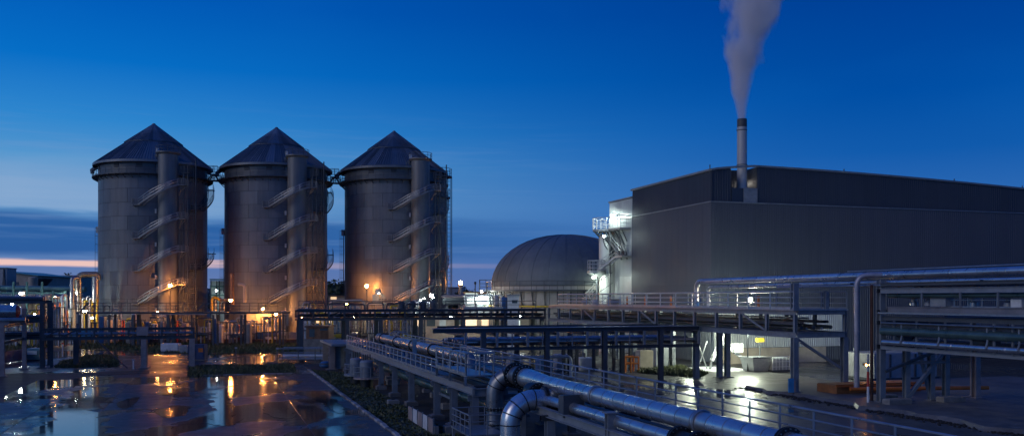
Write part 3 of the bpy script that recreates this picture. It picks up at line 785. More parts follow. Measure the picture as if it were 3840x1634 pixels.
def upper_block(u0, u1, v0, v1):
    k = max(1, int((u1-u0)/2)); 
    for i in range(k):
        a = u0+(u1-u0)*i/k; b = u0+(u1-u0)*(i+1)/k; za, zb = ztop(a)-.08, ztop(b)-.08
        m.add([(a,v0,HB),(b,v0,HB),(b,v1,HB),(a,v1,HB),(a,v0,za),(b,v0,zb),(b,v1,zb-.3),(a,v1,za-.3)], [(0,1,5,4),(4,5,6,7),(3,7,6,2),(0,4,7,3),(1,2,6,5)])
RU0, RU1 = 60.3, 64.0
upper_block(HU+.2, RU0, HV+.2, HVE-.1); upper_block(RU0, RU1, HV+2.9, HVE-.1); upper_block(RU1, HUE, HV+.2, HVE-.1)
part(m, 'upper_body', HALLC, hall)
lo1 = rib_panel(2.0, 9.4, 6, .045, HALLL); lo2 = rib_panel(2.0, 10.0, 6, .045, HALLL)
upm = rib_panel(2.0, 1.0, 6, .045, HALLU); upn = rib_panel(1.4, 1.0, 4, .045, HALLU)
for i in range(35):
    u = HU+2*i
    piece('cladding_panel', lo1, hall, (u, HV, .25)); piece('cladding_panel', lo2, hall, (u, HV, 9.68))
uu = [(HU, 1.4), (HU+1.4, 1.4)]+[(RU1+2*i, 2.0) for i in range(31)]
for u, w in uu:
    piece('cladding_panel', upn if w < 2 else upm, hall, (u, HV+.14, HB+.12), scale=(1, 1, min(ztop(u), ztop(u+w))-HB-.16))
for i in range(11):
    v = HV+2*(i+1)
    piece('cladding_panel', lo1, hall, (HU, v, .25), rz=-PI/2); piece('cladding_panel', lo2, hall, (HU, v, 9.68), rz=-PI/2)
    piece('cladding_panel', upm, hall, (HU+.14, v, HB+.12), rz=-PI/2, scale=(1, 1, ztop(HU)-HB-.16))
# recess walls behind the chimney
rp = rib_panel(1.85, 1.0, 5, .045, HALLU)
for i in range(2): piece('cladding_panel', rp, hall, (RU0+1.85*i, HV+2.85, HB+.12), scale=(1,1,4.3))
part(MB().bx(RU1-1.0, RU1-.15, HV+2.72, HV+2.8, HB+1.9, HB+3.9), 'lit_slot', GLASST, hall)
# ledge flashing, roof edge, base band
part(MB().bx(HU-.16, HUE, HV-.16, HV+.3, HB-.01, HB+.11).bx(HU-.16, HU+.3, HV+.3, HVE, HB-.01, HB+.11), 'ledge_flashing', STEELB, hall)
m = MB()
us = [HU-.1]+[HU+.75*i for i in range(1, 10)]+[RU1+2*i for i in range(33)]
for a, b in zip(us, us[1:]): m.beam((a, HV+.05, ztop(max(a,HU))+.0), (b, HV+.05, ztop(b)+.0), .30, .24)
m.beam((HU-.02, HV+.2, ztop(HU)), (HU-.02, HVE+.1, ztop(HU)), .30, .24)
part(m, 'roof_edge', STEELB, hall)
for u in (58.2, 78, 96, 108): part(MB().cyl((u, HV+1.5, ztop(u)), (u, HV+1.5, ztop(u)+.55), .06, 6).sphere((u, HV+1.5, ztop(u)+.6), .10, 6), 'roof_vent', STEEL, hall)
part(MB().bx(HU+1, 74, HV-.12, HV-.06, .0, 1.9), 'base_band', TAN, hall)
wl = rib_panel(1.6, 4.2, 5, .07, ANNEX)
for i in range(12): piece('base_panel', wl, hall, (HU+.3+1.6*i, HV-.10, 1.95))
# chimney on its plinth
CU, CV = 62.65, HV+1.35
ch = thing('chimney', 'tall pale cylindrical chimney in the notch of the hall roof', 'chimney', 'S', (CU, CV, HB+.11))
part(MB().bbox(RU0+.05, 62.0, HV+.02, HV+2.6, HB+.112, HB+1.85, .05), 'plinth', HALLU, ch)
part(MB().bbox(62.02, RU1-.05, HV-.05, HV+2.6, HB+.112, HB+1.9, .05), 'plinth', STEELB, ch)
part(MB().lathe([(.62,HB+1.8),(.60,29.3)], 24, (CU,CV,0)), 'flue', CHIM, ch)
part(MB().lathe([(.605,29.3),(.60,30.3),(.5,30.3),(.5,29.6)], 24, (CU,CV,0)), 'flue_tip', CHIMT, ch)
for z in (24.6, 28.9): part(MB().lathe([(.61,-.05),(.66,-.04),(.66,.04),(.61,.05)], 24, (CU,CV,z)), 'collar', STEEL, ch)
part(MB().beam((CU+.6,CV,24.6), (CU+1.15,CV,24.4), .06).beam((CU-.6,CV,28.9), (CU-.8,CV,28.9), .06), 'stay', STEEL, ch)

wall_lamp('lamp in the notch beside the chimney foot', (RU1-.5, HV+1.9, HB+2.8), emit('notch_lamp', (1.0,.88,.76), 45), .14, 'S', (0,-1,0))
# ---------------------------------------------------------------- annex with stair tower
AV0, AV1, AZ = HVE+.05, 127.0, 22.55
ax = thing('annex', 'pale corrugated annex with curved stair platforms at the far end of the hall', 'building', 'S', (HU, AV0, 0))
part(MB().bx(HU+.15, HU+14, AV0, AV1, 0, AZ), 'annex_body', HALLC, ax)
ap_ = rib_panel(1.325, 11.2, 5, .06, ANNEX)
for i in range(6):
    for z in (.05, 11.27): piece('cladding_panel', ap_, ax, (HU+.14, AV0+1.325*(i+1), z), rz=-PI/2)
part(MB().bx(HU-.05, HU+14, AV0, AV1+.1, AZ, AZ+.18), 'roof_edge', STEELB, ax)
part(MB().lathe([(1.3,0),(1.3,17.6)], 20, (HU-.6, AV1-.8, 0)), 'stair_drum', ANNEX, ax)
# top platform: curved front
zt = 18.3; vc = AV1-1.9
tp_ = [(HU+.1, AV0+.3), (HU-1.6, AV0+.6), (HU-2.0, vc-1.6)]+[(HU-1.2+2.1*math.cos(a), vc+2.1*math.sin(a)) for a in [PI*1.15-i*PI*.75/8 for i in range(9)]]+[(HU+.1, AV1+.4)]
m = MB(); k = len(tp_); m.add([(x,y,zt) for x,y in tp_]+[(x,y,zt-.3) for x,y in tp_], [tuple(range(k))[::-1], tuple(range(k,2*k))]+[(i,(i+1)%k,(i+1)%k+k,i+k) for i in range(k)])
part(m, 'top_platform', GALV, ax)
railing(ax, [(x,y,zt) for x,y in tp_[:-1]], 1.7, .8, (.6,1.15), .05, WHITE)
m = MB()
for v_, du in ((AV0+1.5,-1.7), (AV0+3.5,-2.2), (vc-.4,-2.8), (vc+1.2,-2.6)):
    m.tube([(HU+du, v_, zt-.3), (HU+du*.6, v_, zt-1.3), (HU+du*.25, v_, zt-2.6), (HU+.05, v_, zt-4.6)], .14, 6); m.beam((HU+du*.5, v_, zt-.3), (HU, v_, zt-2.0), .12)
    m.tube([(HU+du*.8, v_, zt-.4), (HU+du*.55, v_+.4, zt-2.4), (HU+du*.2, v_+.3, zt-3.6)], .07, 5)
part(m, 'bracket', STEEL, ax)
# lower landings and stair flights
zl = 14.2; part(MB().bx(HU-1.5, HU-.02, AV0+.1, AV0+2.6, zl-.25, zl), 'landing', GALV, ax)
railing(ax, [(HU-.1,AV0+.15,zl), (HU-1.45,AV0+.15,zl), (HU-1.45,AV0+2.5,zl)], 1.5, .9, (.7,), .045, GALV)
stair(ax, [(HU-.9,AV0+2.6,zl), (HU-1.5,vc-1.6,zl-1.0), (HU-2.2,vc+.2,zl-2.0)], .9, GALV, .4, 1.2)
stair(ax, [(HU-.8,AV0+1.2,zl), (HU-1.1,vc-1.5,zl+2.2), (HU-1.4,vc,zl+4.0)], .9, STEEL, .4, 1.2)
zr = 12.1; rc = (HU-2.4, vc+1.0, 0)
part(ringdeck(MB(), rc, .1, 1.5, zr, .3, 0, 2*PI, 24).lathe([(.3,zr-1.2),(1.4,zr-.3)], 20, rc), 'round_landing', GALV, ax)
railing(ax, arcpts(rc, 1.42, 0, 2*PI, zr, 20), 1.6, .7, (.5,1.05), .05, GALV)
part(MB().cyl((rc[0],rc[1],0), (rc[0],rc[1],zr), .16, 10), 'stair_column', STEEL, ax)
part(MB().cyl((HU-1.2,vc-1.2,0), (HU-1.2,vc-1.2,zt-.3), .14, 10), 'stair_column', STEEL, ax)
stair(ax, [(rc[0]+1.7*math.cos(a), rc[1]+1.7*math.sin(a), zr-.3-2.2*i) for i, a in enumerate([-PI*.2, PI*.3, PI*.8, PI*1.3, PI*1.8])], .9, STEEL, .4, 1.1)
m = MB()
for i in range(7): m.beam((rc[0]-.1, rc[1]-1.4, 1+1.6*i), (HU-.8, vc-1.2, 2.3+1.6*i), .09)
part(m, 'bracing', STEEL, ax)
wall_lamp('bright white floodlight on the top platform of the annex', (HU-1.0, AV0+4.3, zt+2.0), COOL, .24, 'S', (-1,0,0))
wall_lamp('white lamp under the top platform of the annex', (HU-3.2, AV0+2.5, zt-1.2), COOL, .18, 'S', (-1,0,0))
wall_lamp('white lamp under the round landing of the annex stairs', (rc[0]-1.2, rc[1]-1.6, zr-1.0), emit('landing_flood', (.86,1.0,.84), 800), .20, 'S', (-1,0,0))

# ---------------------------------------------------------------- smoke
pth = []; rad = []; cw = S2W(CU, CV)
for i in range(26):
    f = i/25; h_ = f*24
    pth.append((cw[0] + .0*h_ + .0075*h_*h_ - .25*math.sin(h_*.33), cw[1], 30.1+h_)); rad.append(.56+.30*h_)
sm = single(MB().tube(pth, rad, 20), 'smoke_plume', None, 'pale grey smoke plume rising from the chimney', 'smoke', 'W', (cw[0], cw[1], 30.1), kind='stuff')
mm = bpy.data.materials.new('smoke'); mm.use_nodes = True; t = mm.node_tree; t.nodes.clear()
o_ = t.nodes.new('ShaderNodeOutputMaterial'); pv = t.nodes.new('ShaderNodeVolumePrincipled'); t.links.new(pv.outputs[0], o_.inputs['Volume'])
pv.inputs['Color'].default_value = (1.0,.985,.98,1); pv.inputs['Anisotropy'].default_value = .1
ge = t.nodes.new('ShaderNodeNewGeometry'); sx_ = t.nodes.new('ShaderNodeSeparateXYZ'); t.links.new(ge.outputs['Position'], sx_.inputs[0])
def M2(op, a, b):
    q = t.nodes.new('ShaderNodeMath'); q.operation = op
    for i, x in enumerate((a, b)):
        if isinstance(x, (int, float)): q.inputs[i].default_value = x
        else: t.links.new(x, q.inputs[i])
    return q.outputs[0]
hz = M2('SUBTRACT', sx_.outputs[2], 30.1)
cx_ = M2('ADD', M2('SUBTRACT', M2('MULTIPLY', M2('MULTIPLY', hz, hz), .0075), M2('MULTIPLY', M2('SINE', M2('MULTIPLY', hz, .33), 0), .25)), cw[0])
rr_ = M2('ADD', M2('ADD', M2('MULTIPLY', hz, .215), .56), 0.0)
dx_ = M2('SUBTRACT', sx_.outputs[0], cx_); dy_ = M2('SUBTRACT', sx_.outputs[1], cw[1])
dist = M2('DIVIDE', M2('SQRT', M2('ADD', M2('MULTIPLY', dx_, dx_), M2('MULTIPLY', dy_, dy_)), 0), rr_)
mp_ = t.nodes.new('ShaderNodeMapping'); mp_.inputs['Scale'].default_value = (1,1,.55); t.links.new(ge.outputs['Position'], mp_.inputs[0])
nz_ = t.nodes.new('ShaderNodeTexNoise'); nz_.inputs['Scale'].default_value = .42; nz_.inputs['Detail'].default_value = 5; nz_.inputs['Roughness'].default_value = .55; t.links.new(mp_.outputs[0], nz_.inputs['Vector'])
core_ = t.nodes.new('ShaderNodeMapRange'); core_.interpolation_type = 'SMOOTHSTEP'
ed = M2('ADD', dist, M2('MULTIPLY', M2('SUBTRACT', nz_.outputs[0], .5), M2('MINIMUM', M2('ADD', M2('MULTIPLY', hz, .25), .3), 2.5)))
t.links.new(ed, core_.inputs[0]); core_.inputs[1].default_value = .92; core_.inputs[2].default_value = .25; core_.inputs[3].default_value = 0; core_.inputs[4].default_value = 1
den = M2('DIVIDE', M2('MULTIPLY', core_.outputs[0], 4.5), M2('ADD', rr_, .35))
t.links.new(den, pv.inputs['Density'])
sm.data.materials.append(mm)

# ---------------------------------------------------------------- trusses and racks
def ax_pt(axis, s, w, z): return (w, s, z) if axis == 'v' else (s, w, z)
def truss(t, axis, w0, w1, s0, s1, zb, zt, bays, mat=STEEL, ch=.34, vert=.24, diag=(), sides=(0,1)):
    L = (s1-s0)/bays
    for k in sides:
        w = (w0, w1)[k]
        for z, h in ((zt-ch/2, ch), (zb+ch*.65, ch*1.3)): ibeam(t, ax_pt(axis,s0,w,z), ax_pt(axis,s1,w,z), .22, h, mat, 'chord')
        vm = cached(('tv', round(zt-zb,2), vert, axis, mat.name), lambda: MB().ib((0,0,zb+ch*1.3-zb), (0,0,zt-ch-zb), vert, vert, vert*.13, up=(0,1,0) if axis == 'u' else (1,0,0)).mesh('vertical', mat))
        for i in range(bays+1):
            s = s0+L*i; x = min(max(s, s0+.13), s1-.13)
            piece('vertical', vm, t, ax_pt(axis, x, w, zb))
        for i in diag:
            part(MB().beam(ax_pt(axis,s0+L*i+.15,w,zb+ch*1.3), ax_pt(axis,s0+L*(i+1)-.15,w,zt-ch), .14, .14), 'diagonal', mat, t)
    if len(sides) == 2:
        fm = MB()
        for i in range(bays+1):
            s = min(max(s0+L*i, s0+.1), s1-.1)
            part(MB().beam(ax_pt(axis,s,w0+.12,zb+.30), ax_pt(axis,s,w1-.12,zb+.30), .16, .24), 'cross_beam', mat, t)
# --- walkway bridge in front of the hall
BU0, BU1, BV0, BV1, BZB, BZT = 45.5, 50.4, 63.4, 121.2, 4.75, 7.0
br = thing('walkway_bridge', 'long blue-grey steel truss walkway bridge running towards the dome', 'bridge', 'S', (BU0, BV0, 0))
truss(br, 'v', BU0, BU1, BV0, BV1, BZB, BZT, 14, STEELB, .36, .26, (1, 6, 10))
part(MB().bx(BU0-.25, BU1+.25, BV0, BV1, BZT+.003, BZT+.10), 'walkway_deck', GALV, br)
RAILB = mat('pale_blue_rail', (.34,.40,.46), .38, .5, .1)
railing(br, [(BU0-.15,BV0+.1,BZT+.1), (BU0-.15,117.0,BZT+.1)], 1.45, 3.3, (.5,.98), .07, RAILB, .16)
railing(br, [(BU1+.15,BV0+.1,BZT+.1), (BU1+.15,117.0,BZT+.1)], 1.45, 3.3, (.5,.98), .055, STEELB, .16)
for z, h in ((BZT-.18,.34), (BZB+.24,.46)): ibeam(br, (BU0+.13,BV0-.02,z), (BU1-.13,BV0-.02,z), .2, h, STEELB, 'end_beam')
for u, v in ((BU0,BV0+.2), (BU1,BV0+.2), (BU0,79.6), (48.3,79.9), (49.2,79.9), (BU0,93.5), (BU1,93.5), (BU0,108), (BU1,108), (BU0,120.5), (BU1,120.5)):
    col(br, u, v, .35 if v < 70 else .12, BZB, .46, STEELB, .4)
part(MB().beam((BU0+.3,BV0+.2,BZB-.15), (BU1-.3,BV0+.2,2.1), .24, .20), 'knee_brace', STEELB, br)
part(MB().ib((BU0,BV0+.2,BZT+.1), (BU0,BV0+.2,9.25), .5, .5, .05, up=(0,1,0)), 'end_post', STEELB, br)
part(MB().ib((48.6,BV0+.2,BZT+.1), (48.6,BV0+.2,8.6), .3, .3, .05, up=(0,1,0)), 'end_post', STEELB, br)
# pipes and trays inside the truss
for i, (u, z, r, mt) in enumerate(((46.3,5.55,.16,PIPED), (46.8,5.50,.11,ALUD), (47.5,5.6,.20,PIPED), (48.3,5.5,.12,GALV), (49.2,5.6,.18,PIPED), (47.0,6.35,.09,ALUD))):
    pipe(f'slim pipe inside the truss of the walkway bridge, {ordn(i)} counted across the truss', [(u,BV0+.4,z), (u,BV1-1,z)], r, mt, group='pipes inside the walkway bridge', n=8)
for k, (u, z) in enumerate(((46.2,5.95), (48.7,6.1))):
    t = thing('cable_tray', ['dark cable tray along the left side of the walkway bridge truss', 'dark cable tray along the right side of the walkway bridge truss'][k], 'cable tray', 'S', (u, BV0, z))
    part(MB().bx(u-.35,u+.35,BV0+.5,BV1-1,z-.16,z-.13), 'tray_base', STEEL, t)
    for e in (-.35, .33): part(MB().bx(u+e,u+e+.02,BV0+.5,BV1-1,z-.128,z+.06), 'tray_side', STEEL, t)
    for j in range(4): part(MB().tube([(u-.22+.14*j+.05*math.sin(v*.7+j), v, z-.06+.03*math.sin(v*.5+2*j)) for v in [BV0+.6+(BV1-BV0-2)*i/24 for i in range(25)]], .05, 6), 'cable', RUBBER, t)
for k, v in enumerate((112, 108.5)):
    m = MB().lathe([(.01,0),(.42,0),(.45,.5),(.38,.75),(.01,.8)], 14, (47.2,v,BZT+.1)); single(m, 'drum', GREY if k else TAN, ('grey' if k else 'tan')+' squat drum standing on the walkway bridge deck', 'drum', org=(47.2,v,BZT+.1))
for v, c in ((104, 0), (99, 0), (92.5, 0), (86.5, 0), (75, 1)):
    t = thing('marker_post', 'orange striped marker post on the walkway bridge', 'post', 'S', (49.6, v, BZT+.1), 'orange posts on the walkway bridge')
    part(MB().bx(49.52,49.68,v-.08,v+.08,BZT+.1,BZT+1.25), 'post', ORANGE, t); part(MB().bx(49.42,49.78,v-.18,v+.18,BZT+.102,BZT+.15), 'base_plate', GREY, t)
t = thing('valve_stand', 'small blue valve stand on the walkway bridge', 'valve', 'S', (48.2, 84, BZT+.1))
part(MB().cyl((48.2,84,BZT+.1), (48.2,84,BZT+.75), .14, 10), 'valve_body', BLUE, t); part(MB().tube([(48.2+.35*math.cos(a),84,BZT+.75+.35*math.sin(a)) for a in [2*PI*i/14 for i in range(14)]], .05, 6, closed=True), 'handwheel', BLUE, t)
t = thing('crate', 'tan crate on the far end of the walkway bridge', 'crate', 'S', (48.6, 106, BZT+.1))
part(MB().bx(48.0,49.2,105.4,106.6,BZT+.1,BZT+.85), 'crate_body', TAN, t); part(MB().bx(47.95,49.25,105.35,106.65,BZT+.86,BZT+.92), 'lid', TAN, t)

# --- tall rack M2 far behind, joins the bridge
def rack_label(s): return s
m2 = thing('pipe_bridge', 'dark steel truss pipe bridge crossing below the silos to the walkway bridge', 'bridge', 'S', (10.5, 121.6, 0))
truss(m2, 'u', 121.6, 125.2, 10.5, 45.2, 5.05, 6.45, 17, STEEL, .26, .22, (2, 8))
for u in (11, 17, 21.5, 27, 33, 39, 44.6):
    for v in (121.6, 125.2): col(m2, u, v, .1, 5.05, .5, STEEL, .2)
part(MB().bx(10.4, 45.2, 121.4, 125.4, 6.453, 6.53), 'deck', STEEL, m2)
railing(m2, [(11,125.3,6.53), (45,125.3,6.53)], 1.1, 2.2, (.55,), .045, STEEL)
for i, (v, z, r, mt) in enumerate(((122.2,5.75,.16,PIPED), (122.9,5.7,.22,ALUD), (123.7,5.7,.13,PIPED), (124.4,5.75,.18,ALUD))):
    pipe(f'dark pipe inside the far pipe bridge below the silos, {ordn(i)} from its front', [(10.7,v,z), (45,v,z)], r, mt, group='pipes inside the far pipe bridge', n=8)
for i in range(6):
    u = 12+i*2.6; pipe('black looped hose pipe on top of the far pipe bridge', [(u,122.2,6.55), (u,122.2,7.4-.1*(i % 3)), (u+2.2,122.2,7.4-.1*(i % 3)), (u+2.2,122.2,6.55)], .10, PIPED, R=.5, group='hose loops on the far pipe bridge', n=8)
for u in (24.5, 26.0, 27.5, 29): 
    t = thing('pump_unit', 'dark finned motor unit on top of the far pipe bridge', 'pump', 'S', (u, 122.6, 6.53), 'motor units on the far pipe bridge')
    part(MB().lathe([(.01,0),(.5,0),(.5,.9),(.3,1.05),(.01,1.05)], 12, (u,122.6,6.53)), 'motor', STEEL, t); part(MB().bx(u-.6,u+.6,122.1,123.1,6.532,6.62), 'skid', STEEL, t)

# --- middle rack M1
m1 = thing('pipe_rack', 'low dark two-tier pipe rack crossing the yard behind the foreground rack', 'rack', 'S', (21.2, 78.5, 0))
for v in (78.5, 87.2):
    for z, h in ((5.1,.36), (3.42,.30)): ibeam(m1, (18.5 if v < 80 else 21,v,z), (45.2,v,z), .22, h, STEEL, 'longitudinal_beam')
    for u in (23.2, 29.3, 35.1, 41.0): col(m1, u, v, .12, 4.92, .42, STEEL, .25)
for u in [21.5+2.95*i for i in range(9)]:
    for z in (4.72, 3.75): part(MB().ib((u,78.6,z), (u,87.1,z), .18, .24), 'cross_beam', STEEL, m1)
    part(MB().beam((u,78.42,3.58), (u,78.42,4.92), .2), 'post', STEELB, m1); part(MB().beam((u+1.47,78.5,3.58), (u+1.47,78.5,4.92), .09), 'post', STEELB, m1)
part(MB().bx(18.5, 45.2, 78.2, 79.3, 5.285, 5.34), 'tray_cover', STEELB, m1)
zz = [(79.2,4.05,.14,ALU), (79.9,4.0,.10,WHITE), (80.6,4.1,.20,ALUD), (81.5,4.02,.12,GALV), (82.4,4.1,.18,ALU), (83.4,4.0,.11,PIPED), (84.3,4.1,.20,ALU), (85.4,4.05,.14,WHITE), (86.3,4.0,.10,GALV)]
for i, (v, z, r, mt) in enumerate(zz):
    pipe(f'grey pipe on the lower tier of the middle rack, {ordn(i)} from the front', [(21.3,v,z-.02), (45.0,v,z-.02)], r, mt, group='lower-tier pipes of the middle rack', n=8)
    if i % 2 == 0: pipe(f'dark pipe on the upper tier of the middle rack, {ordn(i//2)} from the front', [(21.3,v+.2,z+.95), (45.0,v+.2,z+.95)], r*1.05, PIPED if i % 4 else ALUD, group='upper-tier pipes of the middle rack', n=8)
pipe('white pipe hung below the middle rack at ankle height of the yard', [(20.5,83,2.3), (33.5,83,2.3), (33.5,83,.3)], .16, WHITE, n=10)
for u, v in ((33.5, 90), (37.5, 91.2), (41.5, 90.4)):
    t = thing('pipe_support', 'grey steel pipe support portal behind the middle rack', 'support', 'S', (u, v, 0), 'portals behind the middle rack')
    col(t, u, v, .1, 3.4, .3, STEEL, .15); col(t, u+2.0, v, .1, 3.4, .3, STEEL, .15); ibeam(t, (u-.3,v,3.53), (u+2.3,v,3.53), .2, .26, STEEL)

# --- right rack R1
RV = [55.2, 41.0, 27.0]
r1 = thing('pipe_rack', 'tall dark multi-tier pipe rack filling the right edge', 'rack', 'S', (47.1, 55.2, 0))
rows = [47.0, 49.3, 51.6, 53.0, 55.9]
for v in RV:
    for u in rows:
        tall = u in (47.0, 55.9)
        col(r1, u, v, .36, 9.35 if tall else 4.45, .46 if tall else .40, STEELB if u < 50 else PINK if u > 55 else STEELB, .35)  # outermost row: pinkish light painted into the column colour
    part(MB().ib((46.5,v+.4,.4), (46.5,v+.4,9.0), .16, .16, .02, up=(0,1,0)), 'conduit_post', mat('rusty_brown_steel', (.16,.075,.05), .6, .2, .2) if v == RV[0] else MATS['rusty_brown_steel'], r1)
    for z in (4.45, 6.2, 7.0, 8.55): ibeam(r1, (46.6,v,z), (56.3,v,z), .22, .30, STEEL, 'cross_beam')
for z, h, u, mt in ((4.40,.26,46.75,STEELB), (6.55,.30,46.9,STEEL), (7.15,.50,47.35,mat('lavender_grey_steel', (.20,.20,.225), .5, .1, .15, .8)), (8.55,.36,46.7,STEELB), (8.15,.22,48.6,STEEL)):
    ibeam(r1, (u,54.9,z), (u,24,z), .2, h, mt, 'longitudinal_beam')
part(MB().beam((49.3,55.1,.6), (53.0,55.1,4.2), .28, .24), 'diagonal_brace', STEELB, r1)
part(MB().beam((47.2,55.0,2.6), (52.6,55.0,4.25), .26, .2), 'diagonal_brace', STEEL, r1)
part(MB().beam((51.6,55.3,.6), (50.6,55.3,4.2), .26, .2), 'diagonal_brace', STEELB, r1)
part(MB().ib((49.3,55.0,3.2), (53.2,55.0,3.2), .18, .22), 'tie_beam', PINK, r1)
hg = MB().tube([(0,0,0),(.0,-.05,-.9),(-.2,-.08,-1.4)], .06, 6).mesh('pipe_hanger', STEELB)
for v in (52.5, 49, 45, 42.6): piece('pipe_hanger', hg, r1, (46.45, v, 6.2))
for z, h, u, mt in ((6.95,.12,46.45,GALV), (6.05,.20,46.9,STEEL), (9.0,.2,46.7,STEEL)):
    ibeam(r1, (u,54.9,z), (u,24,z), .14, h, mt, 'longitudinal_beam')
for v in (53.4, 51.2, 48.6, 46.4, 44.6, 43.2, 40.0):
    part(MB().ib((46.62,v,4.5), (46.62,v,6.4), .12, .12, .02, up=(0,1,0)), 'strut', STEELB, r1)
    part(MB().ib((47.6,v+.6,8.7), (47.6,v+.6,9.45), .14, .14, .02, up=(0,1,0)), 'strut', STEEL, r1)
for v in (54.2, 47.6, 43.9): part(MB().beam((48.2,v,4.5), (48.2,v-2.6,6.3), .12), 'diagonal_brace', STEEL, r1)
for k, (v, z, w, h, mt) in enumerate(((53.8,5.3,1.2,.7,STEEL), (50.0,7.75,1.4,.6,GREY), (46.2,5.35,1.6,.6,STEEL), (43.6,7.7,.8,.5,WHITE), (52.4,8.2,.9,.4,STEEL))):
    part(MB().bx(47.3,48.0,v-w/2,v+w/2,z-h/2,z+h/2), 'junction_box', mt, r1)
for v in (50.6, 47.2, 44.2, 41.6): part(MB().ib((46.5,v,7.4), (46.5,v,8.4), .10, .12, .02, up=(0,1,0)), 'strut', STEELB, r1)
for v in (55.2, 58.5, 46, 42): part(MB().ib((46.9,v,9.1), (49.6,v,9.1), .16, .2), 'saddle_beam', STEEL, r1)
# pipes on it
big = thing('pipe', 'thick silver-clad pipe along the very top of the right rack', 'pipe', 'S', (48.3, 84, 9.75))
sections(big, (48.3,82.6,9.75), (48.3,24,9.75), .28, 2.35, ALU)
part(MB().tube(fillet([(48.3,82.65,9.75), (48.3,84.4,9.75), (48.3,84.4,7.1)], 1.1, 8), .28, 18), 'elbow', ALU, big)
pipe('silver pipe beside and below the top pipe of the right rack', [(48.95,24,9.15), (48.95,83.2,9.15), (48.95,83.2,7.1)], .17, ALU, bands=6, n=12)
rp_ = [('slim bright conduit above the thick top pipe of the right rack', 47.85, 10.12, .05, GALV, 24, 60),
       ('slender silver pipe just under the thick top pipe', 47.3, 9.18, .13, ALU, 24, 72),
       ('steel blue pipe on the third tier of the right rack', 46.9, 8.95, .11, ALUD, 24, 68),
       ('dark green pipe below the top beams of the right rack', 47.1, 8.2, .17, PIPEG, 24, 54.5),
       ('thick dark green pipe at mid height of the right rack', 46.6, 5.62, .30, PIPEG, 24, 54.6),
       ('long silver pipe along the lowest tier of the right rack', 46.5, 4.82, .19, ALU, 24, 54.4),
       ('thin handrail-like pipe above the green pipe of the right rack', 46.35, 6.22, .07, ALUD, 24, 54.4)]
for lb, u, z, r, mt, v0, v1 in rp_: pipe(lb, [(u,v1,z), (u,v0,z)], r, mt, bands=4 if r > .1 else 0, n=14)
for i, (u, z, r) in enumerate(((49.8,8.9,.14), (50.8,8.9,.2), (52,8.95,.16), (53.3,8.9,.22), (54.5,8.9,.12), (49.6,6.5,.2), (51,6.45,.16), (52.6,6.5,.24), (54.2,6.45,.15), (48.4,4.75,.14), (50.2,4.8,.2), (52.1,4.75,.16), (54,4.8,.2))):
    pipe('dark pipe deep inside the right rack', [(u,54.8,z), (u,24,z)], r, PIPED if i % 3 else ALUD, group='inner pipes of the right rack', n=8)
pipe('pale downpipe dropping from the thick top pipe in front of the right rack', [(47.7,55.9,9.75), (46.2,56.9,9.75), (46.2,56.9,1.3)], .20, mat('pale_pipe_paint', (.36,.34,.37), .4, .4, .15), R=.9, bands=2.4, n=14)
t = thing('bollard_pipe', 'red and white striped standpipe at the foot of the right rack', 'pipe', 'S', (46.0, 55.4, .33))
part(MB().cyl((46.0,55.4,.33), (46.0,55.4,1.5), .09, 10), 'lower_pipe', WHITE, t); part(MB().cyl((46.0,55.4,1.5), (46.0,55.4,2.6), .10, 10), 'red_sleeve', RED, t); part(MB().cyl((46.0,55.4,2.6), (46.0,55.4,3.9), .08, 10), 'upper_pipe', GREY, t)
pipe('bent pale conduit standing under the right rack', [(52.2,52,4.3), (52.2,52,.9), (51.4,52,.9)], .07, PINK, R=.3, n=8)
# platforms above the lavender beam
pl = thing('access_platform', 'small railed access platform inside the right rack', 'platform', 'S', (48.5, 46, 7.4))
part(MB().bx(47.6,50.2,43,50,7.41,7.47), 'deck', GALV, pl); railing(pl, [(47.6,50,7.47), (47.6,43,7.47)], .85, 1.2, (.42,), .04, GALV)
for k, v in enumerate((53.2, 51.8, 47.8, 45.0)):
    t = thing('valve_unit', 'grey valve unit on the deck of the right rack', 'valve', 'S', (48.2, v, 7.41), 'valves on the right rack deck')
    part(MB().lathe([(.01,0),(.3,0),(.28,.25),(.15,.3),(.15,.5),(.34,.52),(.34,.62),(.01,.64)], 12, (48.2,v,7.48)), 'valve_body', GREY if k % 2 else ALUD, t); part(MB().cyl((48.2,v,8.1), (48.2,v,8.3), .05, 6), 'spindle', STEEL, t)

# --- foreground central rack
CU0, CU1, CVE = 13.95, 20.05, 100.5
cr = thing('pipe_rack', 'long foreground pipe rack on grey steel legs running back to the silos', 'rack', 'S', (CU0, 49, 0))
for u, v0 in ((CU0, 49.0), (CU1, 18.0)): ibeam(cr, (u,v0,2.78), (u,CVE,2.78), .24, .42, STEELB if u == CU0 else STEEL, 'longitudinal_beam')
for v in (49.3, 54.0, 58.4, 66.5, 73.0, 79.3, 88.0, 96.0, 100.2):
    col(cr, CU0+.1, v, .35, 2.56, .40, STEELB, .35); col(cr, CU1-.1, v, .2, 2.56, .40, STEEL, .2)
    ibeam(cr, (CU0-.3,v,2.40), (CU1+.2,v,2.40), .24, .34, STEELB, 'cross_beam')
for v in (20, 26, 32.4, 39.8, 44):
    col(cr, CU1-.1, v, .2, 2.56, .40, STEEL, .2); col(cr, 15.0, v, .2, 2.3, .40, STEELB, .2); ibeam(cr, (14.6,v,2.42), (CU1+.2,v,2.42), .24, .26, STEEL, 'cross_beam')
ibeam(cr, (14.9,45.0,2.65), (14.9,16,2.65), .28, .38, STEELB, 'longitudinal_beam')
ibeam(cr, (15.9,45.0,2.45), (15.9,16,2.45), .2, .3, STEEL, 'longitudinal_beam')
